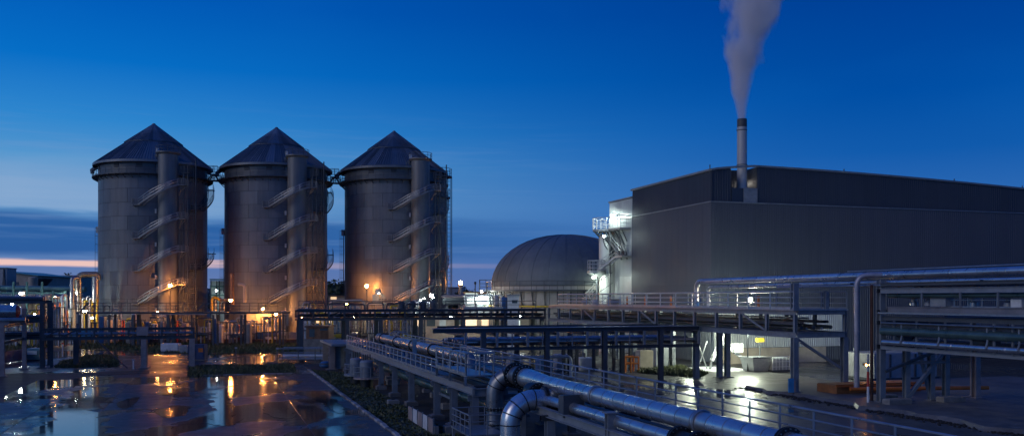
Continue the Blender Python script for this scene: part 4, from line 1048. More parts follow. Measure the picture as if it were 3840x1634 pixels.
part(MB().ib((CU0-.1,49.1,2.72), (CU0+2.0,49.1,2.72), .3, .44), 'end_beam', STEELB, cr)
part(MB().bx(14.1,14.9,49.6,CVE,3.0,3.06), 'grating', STEEL, cr); part(MB().bx(18.9,19.95,18,CVE,3.0,3.06), 'grating', STEEL, cr)
railing(cr, [(CU0-.05,57.6,3.0), (CU0-.05,99.5,3.0)], 1.0, 1.7, (.5,), .05, GALV, .14)
railing(cr, [(CU1+.1,17,3.0), (CU1+.1,99.5,3.0)], 1.05, 2.0, (.35,.7), .045, mat('blue_grey_rail', (.30,.36,.44), .35, .6, .1), .12)
railing(cr, [(18.7,62,3.06), (18.7,98,3.06)], 1.0, 2.2, (.5,), .045, GALV)
# far deck extension on four wide legs
part(MB().bx(CU0-1.6, CU1-2.5, CVE+.01, 111.5, 2.75, 3.0), 'end_deck', STEELB, cr)
for u, v in ((12.7,103), (13.4,103.4), (14.1,105.5), (12.8,110), (16.5,110)): col(cr, u, v, .1, 2.75, .62, PINK if u < 13 else STEELB, .1)
# stile: raised crossing platform
part(MB().bx(CU0-.2, 15.4, 50.0, 57.4, 3.52, 3.60), 'stile_deck', GALV, cr)
railing(cr, [(CU0-.2,50.1,3.6), (CU0-.2,57.3,3.6)], 1.25, 1.8, (.62,), .06, GALV, .14)
railing(cr, [(15.4,50.1,3.6), (15.4,57.3,3.6)], 1.25, 1.8, (.62,), .06, GALV)
railing(cr, [(CU0-.2,50.1,3.6), (15.4,50.1,3.6)], 1.25, .8, (.62,), .06, GALV)
for v in (50.2, 53.7, 57.2): part(MB().ib((CU0-.2,v,2.99), (CU0-.2,v,3.52), .14, .14, .02, up=(0,1,0)), 'stile_leg', GALV, cr)
part(MB().ib((14.6,68,3.0), (14.6,68,4.9), .30, .30, .04, up=(0,1,0)), 'sign_post', GALV, cr)
for k, v in enumerate((93.0, 96.2)):           # curved safety hoops at the far end
    part(MB().tube(fillet([(19.4,v,3.06), (19.4,v,4.5), (18.2,v,4.5), (17.3,v,3.3)], .6), .06, 8), 'safety_hoop', GALV, cr)
# low side platform with rail near the elbows
t = thing('low_platform', 'low railed inspection platform at the foot of the rack', 'platform', 'S', (13.0, 46.5, 0))
part(MB().bx(12.4,14.4,44.6,48.2,.95,1.02), 'deck', GALV, t)
for u, v in ((12.5,44.7), (12.5,48.1), (14.3,44.7), (14.3,48.1)): part(MB().beam((u,v,.03), (u,v,.95), .12), 'leg', STEELB, t)
railing(t, [(14.3,44.7,1.02), (12.45,44.7,1.02), (12.45,48.15,1.02), (14.3,48.15,1.02)], 1.0, .95, (.33,.66), .035, STEELB)

# --- foreground big pipes
def big_pipe(label, org, group=None): return thing('pipe', label, 'pipe', 'S', org, group)
pa = big_pipe('thick silver cladded pipe sweeping from the near elbow to the bottom right', (15.9, 46.5, 3.75))
sections(pa, (15.95,42.6,3.75), (15.95,14,3.75), .37, 1.05, ALU, 24)
part(MB().tube([(15.95,46.0,3.75), (15.95,45.2,3.75), (15.95,42.6,3.75)], [.52,.51,.375], 24), 'reducer', ALU, pa)
flange(pa, (15.95,46.15,3.75), (0,1,0), .70, .60, .07, 20)
part(MB().cyl((15.95,46.3,3.75), (15.95,47.5,3.75), .53, 24), 'spool', ALUD, pa)
flange(pa, (15.95,47.65,3.75), (0,1,0), .72, .62, .07, 20)
EH = Vector((-.86,.51,0)); EL = Vector((15.95,47.8,0))+EH*1.15
arc = [tuple(Vector((15.95,47.8,2.65)) + EH*(.05+1.1*math.sin(a)) + Vector((0,0,1.1*math.cos(a)))) for a in [PI/2*i/12 for i in range(13)]]
part(MB().tube([(16.0,47.72,3.75)]+arc+[(EL.x,EL.y,1.9)], .50, 24), 'elbow', ALUD, pa)
for i in (3, 6, 9):
    a = PI/2*i/12; d = EH*math.cos(a)+Vector((0,0,-math.sin(a))); piece('elbow_seam', cached(('eseam',), lambda: MB().lathe([(.50,-.03),(.512,-.02),(.512,.02),(.50,.03)], 24).mesh('elbow_seam', RUBBER)), pa, arc[i], rot=d.to_track_quat('Z','Y').to_euler())
flange(pa, (EL.x,EL.y,1.85), (0,0,1), .66, .57, .05, 18)
part(MB().cyl((EL.x,EL.y,1.75), (EL.x,EL.y,.1), .49, 24), 'drop_leg', ALUD, pa)
flange(pa, (EL.x,EL.y,.95), (0,0,1), .62, .56, .05, 18)
for v in (36.5, 27.5): part(MB().lathe([(.375,-.06),(.45,-.05),(.45,.05),(.375,.06)], 24).v and MB().tube([(15.95+.41*math.cos(a), v, 3.75+.41*math.sin(a)) for a in [2*PI*i/24 for i in range(24)]], .05, 6, closed=True), 'pipe_clamp', GALV, pa)
flange(pa, (15.95,22.6,3.75), (0,1,0), .52, .46, .06, 16)
pb = big_pipe('second silver pipe bending down in a fat elbow at the bottom centre', (13.4, 41.6, 0))
bend = [(14.7-1.15*math.sin(a), 41.3, 1.95+1.15*math.cos(a)) for a in [PI/2*i/12 for i in range(13)]]
part(MB().tube([(15.25,41.3,3.1)]+bend+[(13.55,41.3,.05)], .50, 28), 'elbow', ALU, pb)
for i in (0, 3, 6, 9, 12):
    a = PI/2*i/12; d = Vector((-math.cos(a), 0, -math.sin(a))); piece('elbow_seam', MC[('eseam',)], pb, bend[i], rot=d.to_track_quat('Z','Y').to_euler())
flange(pb, (15.30,41.3,3.1), (1,0,0), .64, .56, .07, 18)
part(MB().cyl((15.4,41.3,3.1), (15.95,41.3,3.1), .50, 24), 'spool', ALUD, pb)
pc = big_pipe('thinner silver pipe running below the thick foreground pipe', (15.35, 41, 3.05))
flange(pc, (15.35,42.3,3.25), (0,1,0), .58, .5, .07, 16)
part(MB().cyl((15.35,42.4,3.25), (15.35,43.4,3.3), .46, 20), 'valve_body', RUBBER, pc)
sections(pc, (15.3,42.2,3.12), (15.3,28.2,3.12), .235, 1.1, ALU, 20)
flange(pc, (15.3,27.9,3.12), (0,1,0), .50, .44, .07, 16); flange(pc, (15.3,26.6,3.12), (0,1,0), .50, .44, .07, 16)
part(MB().cyl((15.3,27.8,3.12), (15.3,26.7,3.12), .34, 20), 'valve_body', RUBBER, pc)
sections(pc, (15.3,26.4,3.12), (15.3,15,3.12), .34, 1.2, ALU, 20)
part(MB().bx(14.85,15.75,37.6,38.3,2.75,3.65).bx(14.8,15.8,37.55,37.65,2.7,3.7), 'anchor_box', STEEL, pc)
part(MB().ib((15.0,33.0,2.5), (15.0,33.0,3.45), .34, .34, .05, up=(0,1,0)).box((15.0,33.0,3.47), (.5,.5,.05)), 'anchor_post', STEELB, pc)
pf = big_pipe('thick silver pipe along the far half of the foreground rack', (16.9, 62, 3.85))
sections(pf, (16.9,96.6,3.85), (16.9,61.5,3.85), .42, 2.2, ALU, 22)
part(MB().lathe([(.01,-.25),(.3,-.2),(.42,.0)], 20, (0,0,0)).v and MB().tube([(16.9,97.0,3.85),(16.9,96.9,3.85),(16.9,96.6,3.85)], [.2,.38,.42], 22), 'end_cap', BLUE, pf)
part(MB().tube(fillet([(16.9,61.6,3.85), (16.9,60.2,3.85), (16.9,60.2,2.2)], 1.0, 8), .42, 22), 'elbow', ALUD, pf)
for v in (94, 86.5, 79, 71.5, 64.5): part(MB().tube([(16.9+.46*math.cos(a), v, 3.85+.46*math.sin(a)) for a in [2*PI*i/22 for i in range(22)]], .06, 6, closed=True).ib((16.9,v,3.0), (16.9,v,3.42), .3, .2, .03, up=(0,1,0)), 'pipe_clamp', RUBBER, pf)
# bundle of small pipes on the rack
bund = [(15.6,3.18,.12,PIPED), (16.05,3.12,.09,ALUD), (17.6,3.2,.16,ALUD), (18.05,3.12,.10,PIPED), (18.45,3.15,.12,ALUD), (15.2,3.1,.07,GALV), (16.9,3.12,.12,PIPED)]
for i, (u, z, r, mt) in enumerate(sorted(bund, key=lambda b: b[0])): pipe(f'slim pipe on the far half of the foreground rack, {ordn(i)} from its left rail', [(u,97,z), (u,50.5,z)], r, mt, group='slim pipes on the foreground rack', n=8)
for u, z, r, mt in ((17.2,3.2,.20,PIPED), (17.9,3.12,.13,ALUD), (18.4,3.15,.15,PIPED), (16.7,2.95,.12,PIPED)): pipe('dark pipe lying beside the thick near pipe of the foreground rack', [(u,47.5,z), (u,15,z)], r, mt, group='near slim pipes on the foreground rack', n=8)
rs = random.Random(11)
for i in range(22):                              # valves and brackets in the bundle
    u, v = rs.choice((15.4,15.9,17.7,18.2)), 52+i*2.0+rs.uniform(-.5,.5)
    t = thing('valve_unit', 'small grey valve among the slim pipes of the foreground rack', 'valve', 'S', (u, v, 3.1), 'valves on the foreground rack')
    part(MB().lathe([(.01,0),(.17,0),(.19,.12),(.12,.2),(.12,.32),(.22,.34),(.22,.40),(.01,.42)], 10, (u,v,3.12)), 'valve_body', rs.choice((GREY, ALUD, STEEL, BLUE)), t)
    part(MB().cyl((u,v,3.5), (u,v,3.62+rs.random()*.2), .03, 6), 'spindle', STEEL, t)
pipe('large dark pipeline slung below the foreground rack', [(15.4,90,1.55), (15.4,72,1.5), (16.2,56,1.4), (16.2,50,1.4)], .34, PIPEG, R=2, n=16, bands=5)
part(MB().beam((14.2,54.2,1.75), (14.2,58.3,1.75), .10, .16), 'tie_beam', GALV, cr)

# ---------------------------------------------------------------- far land
single(MB().bx(-2400, 2400, 235, 4400, -.1, .03), 'terrain', DIRT, fr='W', org=(0, 235, 0), kind='structure')
hm = MB(); hp = []
for i in range(121):
    x = -1500+25*i; hp.append((x, 14+9*math.sin(x*.011+1)+5*math.sin(x*.031)+3*math.sin(x*.083)+(8 if -360 < x < -250 else 0)))
k = len(hp); hm.add([(x,1400,z) for x,z in hp]+[(x,1380,-1) for x,z in hp]+[(x,1700,z*.9) for x,z in hp], [(i+k,i+1+k,i+1,i) for i in range(k-1)]+[(i,i+1,i+1+2*k,i+2*k) for i in range(k-1)])
single(hm, 'hills', HILL, fr='W', org=(0,1400,0), kind='structure')
rt_ = random.Random(21)
def tree(x, y, h, w, label, z0=0, dens=1.0, group=None):
    t = thing('tree', label, 'tree', 'W', (x, y, z0), group)
    m = MB().tube([(x,y,z0), (x+.1,y,z0+h*.3), (x-.1,y,z0+h*.7)], [h*.035,h*.028,h*.01], 7)
    for i in range(6):
        a = rt_.uniform(0, 2*PI); b = z0+h*rt_.uniform(.3,.6); m.tube([(x,y,b), (x+math.cos(a)*w*.3,y+math.sin(a)*w*.3,b+h*.18)], [h*.013,h*.005], 5)
    part(m, 'trunk', BARK, t)
    m = MB(); cl = [(x+rt_.gauss(0,w*.26), y+rt_.gauss(0,w*.26), z0+h*rt_.uniform(.38,.92)) for _ in range(14)]
    for _ in range(int(1500*dens)):
        c = rt_.choice(cl); s = w*.05*rt_.uniform(.6,1.4)
        p = Vector((c[0]+rt_.gauss(0,w*.11), c[1]+rt_.gauss(0,w*.11), c[2]+rt_.gauss(0,h*.07)))
        a = Vector((rt_.gauss(0,1),rt_.gauss(0,1),rt_.gauss(0,1))).normalized()*s; b = Vector((rt_.gauss(0,1),rt_.gauss(0,1),rt_.gauss(0,1))).normalized()*s
        m.add([p-a, p+b, p+a, p-b*.6], [(0,1,2,3)])
    part(m, 'crown', LEAF, t); return t
for px, py, Y, w, lb in ((1252,1058,300,11,'dark round tree on the left between the middle and right silos'), (1284,1066,310,10,'dark tree on the right between the middle and right silos'), (1700,1084,300,9,'small dark tree beside the orange-lit stack'),
                     (1762,1090,320,8,'small dark tree behind the low buildings by the dome'), (266,1022,300,8,'rounded tree on the skyline above the flat-roofed block'), (1268,1082,280,9,'low dark tree in front in the gap between the middle and right silos'), (840,1092,330,9,'dark tree in the gap between the left and middle silos')):
    tree(PX(px,Y), Y, PZ(py,Y), w, lb)

# ---------------------------------------------------------------- far buildings
def block(label, px0, px1, ytop, Y, dep, mt, roof=None, name='building', wins=(), z0=0, slope=0, cat='building', wm=GLASSM):
    x0, x1, z1 = PX(px0,Y), PX(px1,Y), PZ(ytop,Y)
    t = thing(name, label, cat, 'W', ((x0+x1)/2, Y, z0)); m = MB()
    m.add([(x0,Y,z0),(x1,Y,z0),(x1,Y+dep,z0),(x0,Y+dep,z0),(x0,Y,z1),(x1,Y,z1-slope),(x1,Y+dep,z1-slope),(x0,Y+dep,z1)], [(0,1,5,4),(1,2,6,5),(2,3,7,6),(3,0,4,7),(4,5,6,7)])
    part(m, 'wall', mt, t)
    m = MB(); m.beam((x0-.5,Y+dep/2,z1+.12), (x1+.5,Y+dep/2,z1-slope+.12), dep+1.0, .22); part(m, 'roof', roof or STEEL, t)
    for (a, b, c, d, mm) in wins:
        w = part(MB().bx(PX(a,Y),PX(b,Y),Y-.06,Y-.02,PZ(d,Y),PZ(c,Y)), 'window', mm, t)
        part(MB().bx(PX(a,Y)-.08,PX(b,Y)+.08,Y-.10,Y-.02,PZ(c,Y),PZ(c,Y)+.1).bx(PX(a,Y)-.08,PX(b,Y)+.08,Y-.12,Y-.02,PZ(d,Y)-.1,PZ(d,Y)), 'window_frame', STEEL, w)
    return t
block('tan factory shed with sloping teal roof at the left edge', 24, 138, 1019, 225, 18, TAN, TEAL, wins=((28,70,1058,1066,GLASSM),(80,96,1090,1125,LITW),(112,136,1088,1125,GLASST)), slope=1.1)
t = thing('silo_bin', 'grey square bin tower at the left edge of the photo', 'bin', 'W', (PX(8,205), 205, 0))
part(MB().bx(PX(-12,205),PX(25,205),205,209,0,PZ(1006,205)), 'bin_body', GREY, t); part(MB().bx(PX(-14,205),PX(27,205),204.8,209.2,PZ(1006,205),PZ(1003,205)), 'bin_lid', STEEL, t)
part(MB().add([(PX(6,205),204.9,PZ(1100,205)),(PX(24,205),204.9,PZ(1100,205)),(PX(16,205),204.7,PZ(1012,205))], [(0,1,2)]).bx(PX(13,205),PX(17,205),204.8,204.95,PZ(1060,205),PZ(1008,205)), 'chute', STEEL, t)
block('tan flat-roofed block on the skyline behind the left plant', 209, 292, 1034, 290, 20, TAN, TAN, wins=((214,222,1040,1050,GLASSM),(226,234,1040,1050,GLASSM),(238,246,1040,1050,GLASSM),(250,258,1040,1050,GLASSM)))
block('low pale building behind the left plant', 120, 210, 1064, 300, 20, TAN, STEEL)
t = thing('hopper', 'dark cone-sided hopper above the left plant roofs', 'hopper', 'W', (PX(155,212), 212, 0))
part(MB().lathe([(1.0,PZ(1074,212)),(2.3,PZ(1050,212)),(2.5,PZ(1045,212)),(2.4,PZ(1045,212))], 20, (PX(155,212),212,0)), 'cone', STEEL, t); part(MB().cyl((PX(155,212),212,0),(PX(155,212),212,PZ(1073,212)), .9, 12), 'stem', STEEL, t)
t = thing('tank', 'tan cylindrical tank between the left shed and the pipe ducts', 'tank', 'W', (PX(124,200), 200, 0))
part(MB().lathe([(1.0,0),(1.0,PZ(1040,200)),(.01,PZ(1036,200))], 20, (PX(124,200),200,0)), 'tank_shell', TAN, t); part(MB().lathe([(1.02,PZ(1085,200)),(1.1,PZ(1084,200)),(1.02,PZ(1082,200))], 20, (PX(124,200),200,0)), 'hoop', STEEL, t)
# low warm buildings on the horizon
block('low dark warehouse on the horizon left of the dome', 1680, 1735, 1078, 330, 20, GREY, STEEL)
block('low pale shed with lit eaves beside the dome', 1735, 1850, 1096, 215, 14, WHITE, TEAL, wins=((1745,1790,1098,1102,LITC),))
block('small shed in the gap between the middle and right silos', 1232, 1302, 1108, 240, 10, TAN, STEEL, wins=((1240,1262,1112,1122,LITW),))

# ---------------------------------------------------------------- left plant
def vessel(label, px, ytop, ybot, Y, r, mt, legs=False, band=None):
    x = PX(px,Y); z1 = PZ(ytop,Y); z0 = max(.05, PZ(ybot,Y)); t = thing('vessel', label, 'vessel', 'W', (x, Y, 0))
    part(MB().lathe([(.01,z0),(r*.8,z0),(r,z0+r*.25),(r,z1-r*.4),(r*.7,z1-r*.1),(.01,z1)], 20, (x,Y,0)), 'shell', mt, t)
    part(MB().lathe([(r,-.06),(r*1.08,-.05),(r*1.08,.05),(r,.06)], 20, (x,Y,z0+(z1-z0)*.6)), 'hoop', band or STEEL, t)
    if z0 > .3:
        for a in range(4): part(MB().beam((x+r*.75*math.cos(a*PI/2+.6),Y+r*.75*math.sin(a*PI/2+.6),.02), (x+r*.75*math.cos(a*PI/2+.6),Y+r*.75*math.sin(a*PI/2+.6),z0+r*.3), .16), 'leg', STEEL, t)
    return t
def wpipe(label, pts, r, mt, R=None, **k): return pipe(label, [P(*p) for p in pts], r, mt, 'W', R, **k)
wpipe('tall goose-neck duct with grey lower sleeve in the left plant', [(271,1232,165), (271,1040,165), (297,1040,166), (297,1165,167)], .40, ALUD, R=1.0, n=14)
t = thing('duct_sleeve', 'wide pale sleeve round the foot of the goose-neck duct', 'duct', 'W', P(271,1232,165))
part(MB().cyl(P(271,1235,165), P(271,1158,165), .62, 18), 'sleeve', GREY, t); part(MB().lathe([(.62,-.1),(.8,-.08),(.8,.08),(.62,.1)], 18, P(271,1157,165)), 'collar', STEEL, t)
wpipe('yellowish overhead duct beside the left silo', [(292,1105,172), (292,1028,172), (368,1028,174), (368,1050,174)], .55, mat('warm_duct', (.42,.38,.26), .35, .7, .12), R=1.2, n=14, bands=2)
wpipe('vertical duct leg close against the left silo', [(358,1036,170), (358,1132,170)], .62, ALUD, n=14, bands=2)
wpipe('teal horizontal header pipe across the left plant', [(-40,1080,178), (320,1084,178)], .55, TEAL, n=14, bands=4)
wpipe('small bent white riser pipe in the left plant', [(234,1240,160), (234,1106,160), (250,1106,162), (250,1150,164)], .2, WHITE, R=.5, n=10)
wpipe('yellow pipe riser close to the left silo', [(364,1235,162), (364,1120,162)], .2, YELLOW, n=10)
for i, px in enumerate((300, 309, 318, 326, 335, 346)):
    wpipe('pale riser pipe in the brightly lit bay beside the left silo', [(px,1238,170+i*.3), (px,1112+8*(i % 3),170+i*.3), (px+10,1112+8*(i % 3),171)], .16+.03*(i % 3), (GALV, WHITE, YELLOW)[i % 3], R=.4, group='risers in the lit bay beside the left silo', n=8)
t = thing('process_structure', 'lit open steel process frame at the left edge behind the racks', 'frame', 'W', (PX(95,172), 172, 0))
Yf = 172
for px in (-6, 50, 101, 158, 200, 246): part(MB().ib(P(px,1260,Yf).xy.to_3d(), P(px,1056 if px < 200 else 1090,Yf), .32, .32, .04, up=(0,1,0)), 'column', TEAL, t)
for py in (1098, 1128, 1168, 1205): part(MB().ib(P(-30,py,Yf), P(250,py,Yf), .22, .34), 'beam', TEAL if py < 1150 else STEEL, t)
part(MB().bx(PX(-30,Yf),PX(250,Yf),Yf,Yf+7,PZ(1128,Yf)-.1,PZ(1128,Yf)+.02), 'deck', STEEL, t)
railing(t, [P(-30,1128,Yf-.1), P(185,1128,Yf-.1)], 1.2, 1.8, (.6,), .06, GALV)
for k, (px, yt, r, mt) in enumerate(((20,1100,.8,GALV), (62,1105,.9,WHITE), (118,1096,1.1,TAN), (150,1102,.8,GALV), (180,1100,1.0,TAN), (215,1104,.9,GALV), (238,1108,.7,WHITE))):
    vessel(['galvanised vessel behind the left edge floodlight', 'white vessel behind the brighter left floodlight', 'tan vessel in the left process frame', 'narrow galvanised vessel in the left process frame', 'stout tan vessel near the small warm lamp', 'galvanised vessel left of the goose-neck duct', 'slim white vessel just left of the goose-neck duct'][k], px, yt, 1262, 177, r, mt)
for k, (px, py, w, h, mt) in enumerate(((213,1160,9,24,ORANGE), (152,1185,8,26,ORANGE), (195,1165,8,20,YELLOW), (245,1205,7,40,ORANGE))):
    b = P(px,py+h/2,168); t = thing('control_cabinet', ['orange cabinet right of the tall left rack leg', 'orange cabinet between the left rack legs', 'small yellow cabinet behind the left rack', 'tall orange cabinet by the goose-neck duct'][k], 'cabinet', 'W', (b.x, 168, 0))
    x0, x1 = PX(px-w,168), PX(px+w,168)
    part(MB().bx(x0,x1,168,169,max(.1,PZ(py+h,168)),PZ(py-h,168)), 'cabinet_body', mt, t); part(MB().bx(x0+.1,x1-.1,167.93,167.998,max(.3,PZ(py+h,168)+.2),PZ(py-h,168)-.2), 'cabinet_door', mt, t)
    part(MB().bx(x0+.05,x0+.2,168.2,168.8,0,max(.1,PZ(py+h,168))).bx(x1-.2,x1-.05,168.2,168.8,0,max(.1,PZ(py+h,168))), 'stand', STEEL, t)
wall_lamp('white floodlight at the left edge beside the bin tower', P(15,1117,158), COOL, .32)
wall_lamp('brighter white floodlight on the left process frame', P(80,1098,160), COOL, .30)
wall_lamp('small warm lamp in the left plant', P(207,1114,165), SODS, .18)
wall_lamp('warm lamp lighting the riser bay beside the left silo', P(318,1166,160), WARM, .30)
wall_lamp('cool lamp under the overhead duct beside the left silo', P(288,1096,168), COOLS, .20)
wall_lamp('warm lamp low in the left process frame', P(130,1178,166), WARM, .22)

# left edge rack and gantry (site frame)
l1 = thing('pipe_rack', 'dark multi-tier rack at the left edge over the soil bank', 'rack', 'S', (-20.4, 104, 0))
for u, v, z, w in ((-20.4,104.2,5.3,.42), (-20.1,113.9,6.9,.42), (-18.5,115.3,7.6,.5), (-17.6,115.6,7.6,.3), (-15.4,118.5,3.4,.6), (-30,104.2,5.3,.42), (-30,115,7.6,.42), (-18.5,120,7.6,.4)): col(l1, u, v, .1, z, w, PINK if v < 115 else STEEL, .1)
for v, z in ((104.2,5.45), (113.9,5.5), (115.3,7.6), (115.3,5.4), (115.3,3.5), (120,7.6), (120,3.5)): ibeam(l1, (-42,v,z), (-18.2 if v > 110 else -19.8,v,z), .24, .36, PINK if z == 5.45 else STEEL)
for u in (-20.2, -30): ibeam(l1, (u,104.2,5.2), (u,120,5.2), .22, .34, STEEL); ibeam(l1, (u,104.2,3.5), (u,120,3.5), .22, .3, STEEL)
for u in (-22, -25, -28): part(MB().beam((u,113.9,3.6), (u-2.4,113.9,5.3), .16), 'diagonal', STEEL, l1)
for i, (v, z, r) in enumerate(((106,5.75,.25), (107.5,5.7,.18), (116.2,3.9,.22), (117.2,3.85,.3), (118.4,3.9,.2), (116.5,5.8,.22), (117.8,5.8,.3), (119,5.75,.2), (116.6,7.95,.2), (118,8.0,.26))):
    pipe(f'pipe in the left edge rack, {ordn(i)} of ten from the near side up', [(-42,v,z), (-18.6,v,z)], r, PIPED if i % 3 else ALUD, group='pipes of the left edge rack', n=10)
lp = thing('pipe', 'very thick silver pipe ending at the left edge rack', 'pipe', 'S', (-20.6, 112.6, 6.85))
sections(lp, (-20.6,112.6,6.55), (-44,112.6,6.55), .72, 2.6, ALU, 22); part(MB().lathe([(.01,.15),(.5,.12),(.72,0)], 20, (0,0,0)).v and MB().tube([(-20.3,112.6,6.55),(-20.45,112.6,6.55),(-20.6,112.6,6.55)], [.3,.6,.72], 22), 'end_cap', RED, lp)
part(MB().ib((-20.9,112.6,5.6), (-20.9,112.6,5.85), .3, .3, .04, up=(0,1,0)), 'saddle', STEEL, lp)
gl = thing('gantry', 'low brown-legged pipe gantry crossing the grass at left', 'gantry', 'S', (-18.2, 112, 0))
truss(gl, 'u', 111.6, 113.4, -18.0, -2.0, 3.35, 4.65, 9, STEEL, .26, .18, (0, 1))
for u in (-7.5, -2.3):
    for v in (111.6, 113.4): col(gl, u, v, .1, 3.35, .58, PINK, .1)  # the legs' warm light sits in their paint colour
for v, r in ((112.0,.12), (112.5,.16), (113.0,.12)): pipe('pipe carried in the low left gantry', [(-17.8,v,4.0), (-2.2,v,4.0)], r, ALUD, group='pipes in the left gantry', n=8)
part(MB().box((-7.6,111.2,4.3), (1.2,.5,1.0)), 'junction_box', PINK, gl)
part(MB().beam((-9.2,111.4,.1), (-12.4,111.4,3.3), .14), 'stay', STEEL, gl)

# walkway in front of the silos
wk = thing('walkway', 'long railed steel walkway crossing in front of the silo feet', 'walkway', 'W', (PX(290,150), 150, 0))
for px0, px1 in ((285, 760), (760, 1075)):
    a, b = PX(px0,150), PX(px1,150); z = 5.75
    part(MB().bx(a,b,150,152.2,z-.08,z), 'deck', STEEL, wk)
    for y in (150, 152.2): ibeam(wk, (a,y,z-.20), (b,y,z-.20), .2, .22, STEEL)
    railing(wk, [(a,149.95,z), (b,149.95,z)], 1.5, 1.5, (.5,1.0), .05, STEEL)
for px in (300, 410, 500, 632, 720, 800, 905, 1050):
    for y in (150, 152.2): col(wk, PX(px,150), y, .1, 5.3, .5 if px in (500,632) else .28, STEEL, .1)
part(MB().bx(PX(575,150),PX(775,150),149.6,149.9,5.3,5.46), 'lit_edge_strip', PINK, wk)
m = MB()
for px in (330, 345, 390): m.tube(fillet([P(px,1168,151), P(px,1145,151), P(px+22,1145,151), P(px+22,1168,151)], .5), .07, 6)
part(m, 'guard_hoop', STEEL, wk)
part(MB().beam(P(300,1170,151), P(332,1135,151), .2, .3), 'ramp_brace', STEEL, wk); part(MB().beam(P(740,1165,151), P(765,1138,151), .2, .3), 'ramp_brace', STEEL, wk)

# floodlit steel around the silo feet
lamp_post('orange sodium lamp on a slim pole in front of the left silo', PX(638,167.6), 167.6, .1, PZ(1070,167.6), SOD, .30)
lamp_post('orange sodium lamp on a slim pole in front of the right silo', PX(1375,177.6), 177.6, .1, PZ(1072,177.6), SOD, .30)
wall_lamp('small sodium lamp at the foot of the middle silo', P(865,1125,162), SODS, .28)
wall_lamp('sodium lamp under the walkway lighting the foot of the middle silo', P(1035,1176,167.5), SODH, .24)
wall_lamp('sodium lamp behind the walkway rail against the middle silo', P(985,1157,171.5), SODH, .2)
wall_lamp('sodium lamp under the walkway beside the left silo foot', P(590,1170,166), SODS, .26)
wall_lamp('small sodium lamp low in front of the right silo', P(1300,1140,168), SODS, .2)
t = thing('beacon_stack', 'slim pale stack topped by an orange lamp right of the silos', 'stack', 'W', (PX(1727,190), 190, 0))
part(MB().lathe([(.62,0),(.42,PZ(1070,190))], 16, (PX(1727,190),190,0)), 'stack_shaft', CHIM, t); part(MB().sphere((PX(1727,190),190,PZ(1060,190)), .42, 10), 'bulb', SODS, t); part(MB().lathe([(.45,0),(.6,.1),(.6,.2),(.45,.3)], 16, (PX(1727,190),190,PZ(1072,190))), 'collar', STEEL, t)
lamp_post('brilliant white lamp at the right-hand foot of the right silo', PX(1617,166), 166, 4, PZ(1107,166), COOL, .30)
for k, (px, py, Y) in enumerate(((1590,1118,168), (1577,1124,167), (1624,1114,168))):
    wall_lamp(['small white bulb left of the brilliant silo lamp', 'faint white bulb farthest left of the brilliant silo lamp', 'small white bulb right of the brilliant silo lamp'][k], P(px,py,Y), COOLS, .14)
# middle silo feet: pipes
wpipe('rusty vertical stack pipe against the middle silo', [(871,1140,171), (871,1024,171)], .35, mat('rusty_pipe', (.23,.13,.08), .6, .3, .2), n=14, bands=2)
wpipe('pale inverted-L vent pipe in front of the middle silo', [(918,1135,170), (918,1066,170), (893,1066,170)], .30, TAN, R=.6, n=12)
wpipe('orange-lit looped pipe frame left of the right silo', [(1239,1165,165), (1239,1130,165), (1365,1126,165), (1365,1160,165)], .28, TAN, R=.8, n=12)
wpipe('tan header pipe under the orange looped pipe', [(1245,1150,166), (1350,1150,166)], .5, TAN, n=12)
wpipe('bent pipe tail in front of the right silo', [(1330,1160,163), (1338,1150,163), (1352,1160,163), (1362,1172,163)], .2, TAN, R=.5, n=8)
t = thing('caged_platform', 'tan platform with cage ladder and small hut in front of the right silo', 'platform', 'W', (PX(1420,172), 172, 0))
part(MB().bx(PX(1378,172),PX(1442,172),171,174,PZ(1142,172),PZ(1135,172)), 'platform_slab', TAN, t)
for px in (1392, 1400, 1435): part(MB().beam((PX(px,172),172,0),(PX(px,172),172,PZ(1142,172)), .5), 'leg', TAN, t)
part(MB().bx(PX(1398,172),PX(1420,172),171.5,173,PZ(1135,172),PZ(1104,172)), 'kiosk', TAN, t); part(MB().bx(PX(1410,172),PX(1424,172),171.4,173,PZ(1102,172),PZ(1083,172)), 'kiosk_top', GREY, t)
railing(t, [P(1420,1135,171.3), P(1440,1135,171.3)], 1.4, .5, (.5,.95), .05, TAN)
m = MB()
for i in range(5): m.tube([P(1421+14*math.cos(a)+2*i,1118-18*math.sin(a),171.2+i*.3) for a in [PI/2*j/6 for j in range(7)]], .06, 5)
part(m, 'cage', TAN, t)
wall_lamp('tiny bright bulb on the kiosk in front of the right silo', P(1421,1099,170.6), TINY, .16)
t = thing('lid_tank', 'low dark domed lid at the foot of the right silo', 'tank', 'W', (PX(1530,168), 168, 0))
part(MB().lathe([(1.9,0),(1.9,PZ(1147,168)),(1.5,PZ(1138,168)),(.7,PZ(1131,168)),(.01,PZ(1129,168))], 20, (PX(1530,168),168,0)), 'tank_shell', STEEL, t); part(MB().lathe([(1.9,-.1),(2.0,-.08),(2.0,.08),(1.9,.1)], 20, (PX(1530,168),168,PZ(1148,168))), 'rim', STEEL, t)
for i, px in enumerate((1552, 1560, 1568, 1580, 1600, 1606)):
    wpipe('small curved pipe in the white-lit cluster by the right silo', [(px-14,1150,165+i*.2), (px-4,1128+2*i,165+i*.2), (px+6,1124+2*i,165+i*.2), (px+10,1150,165+i*.2)], .13, GALV, R=.8, group='curved pipes by the right silo', n=8)
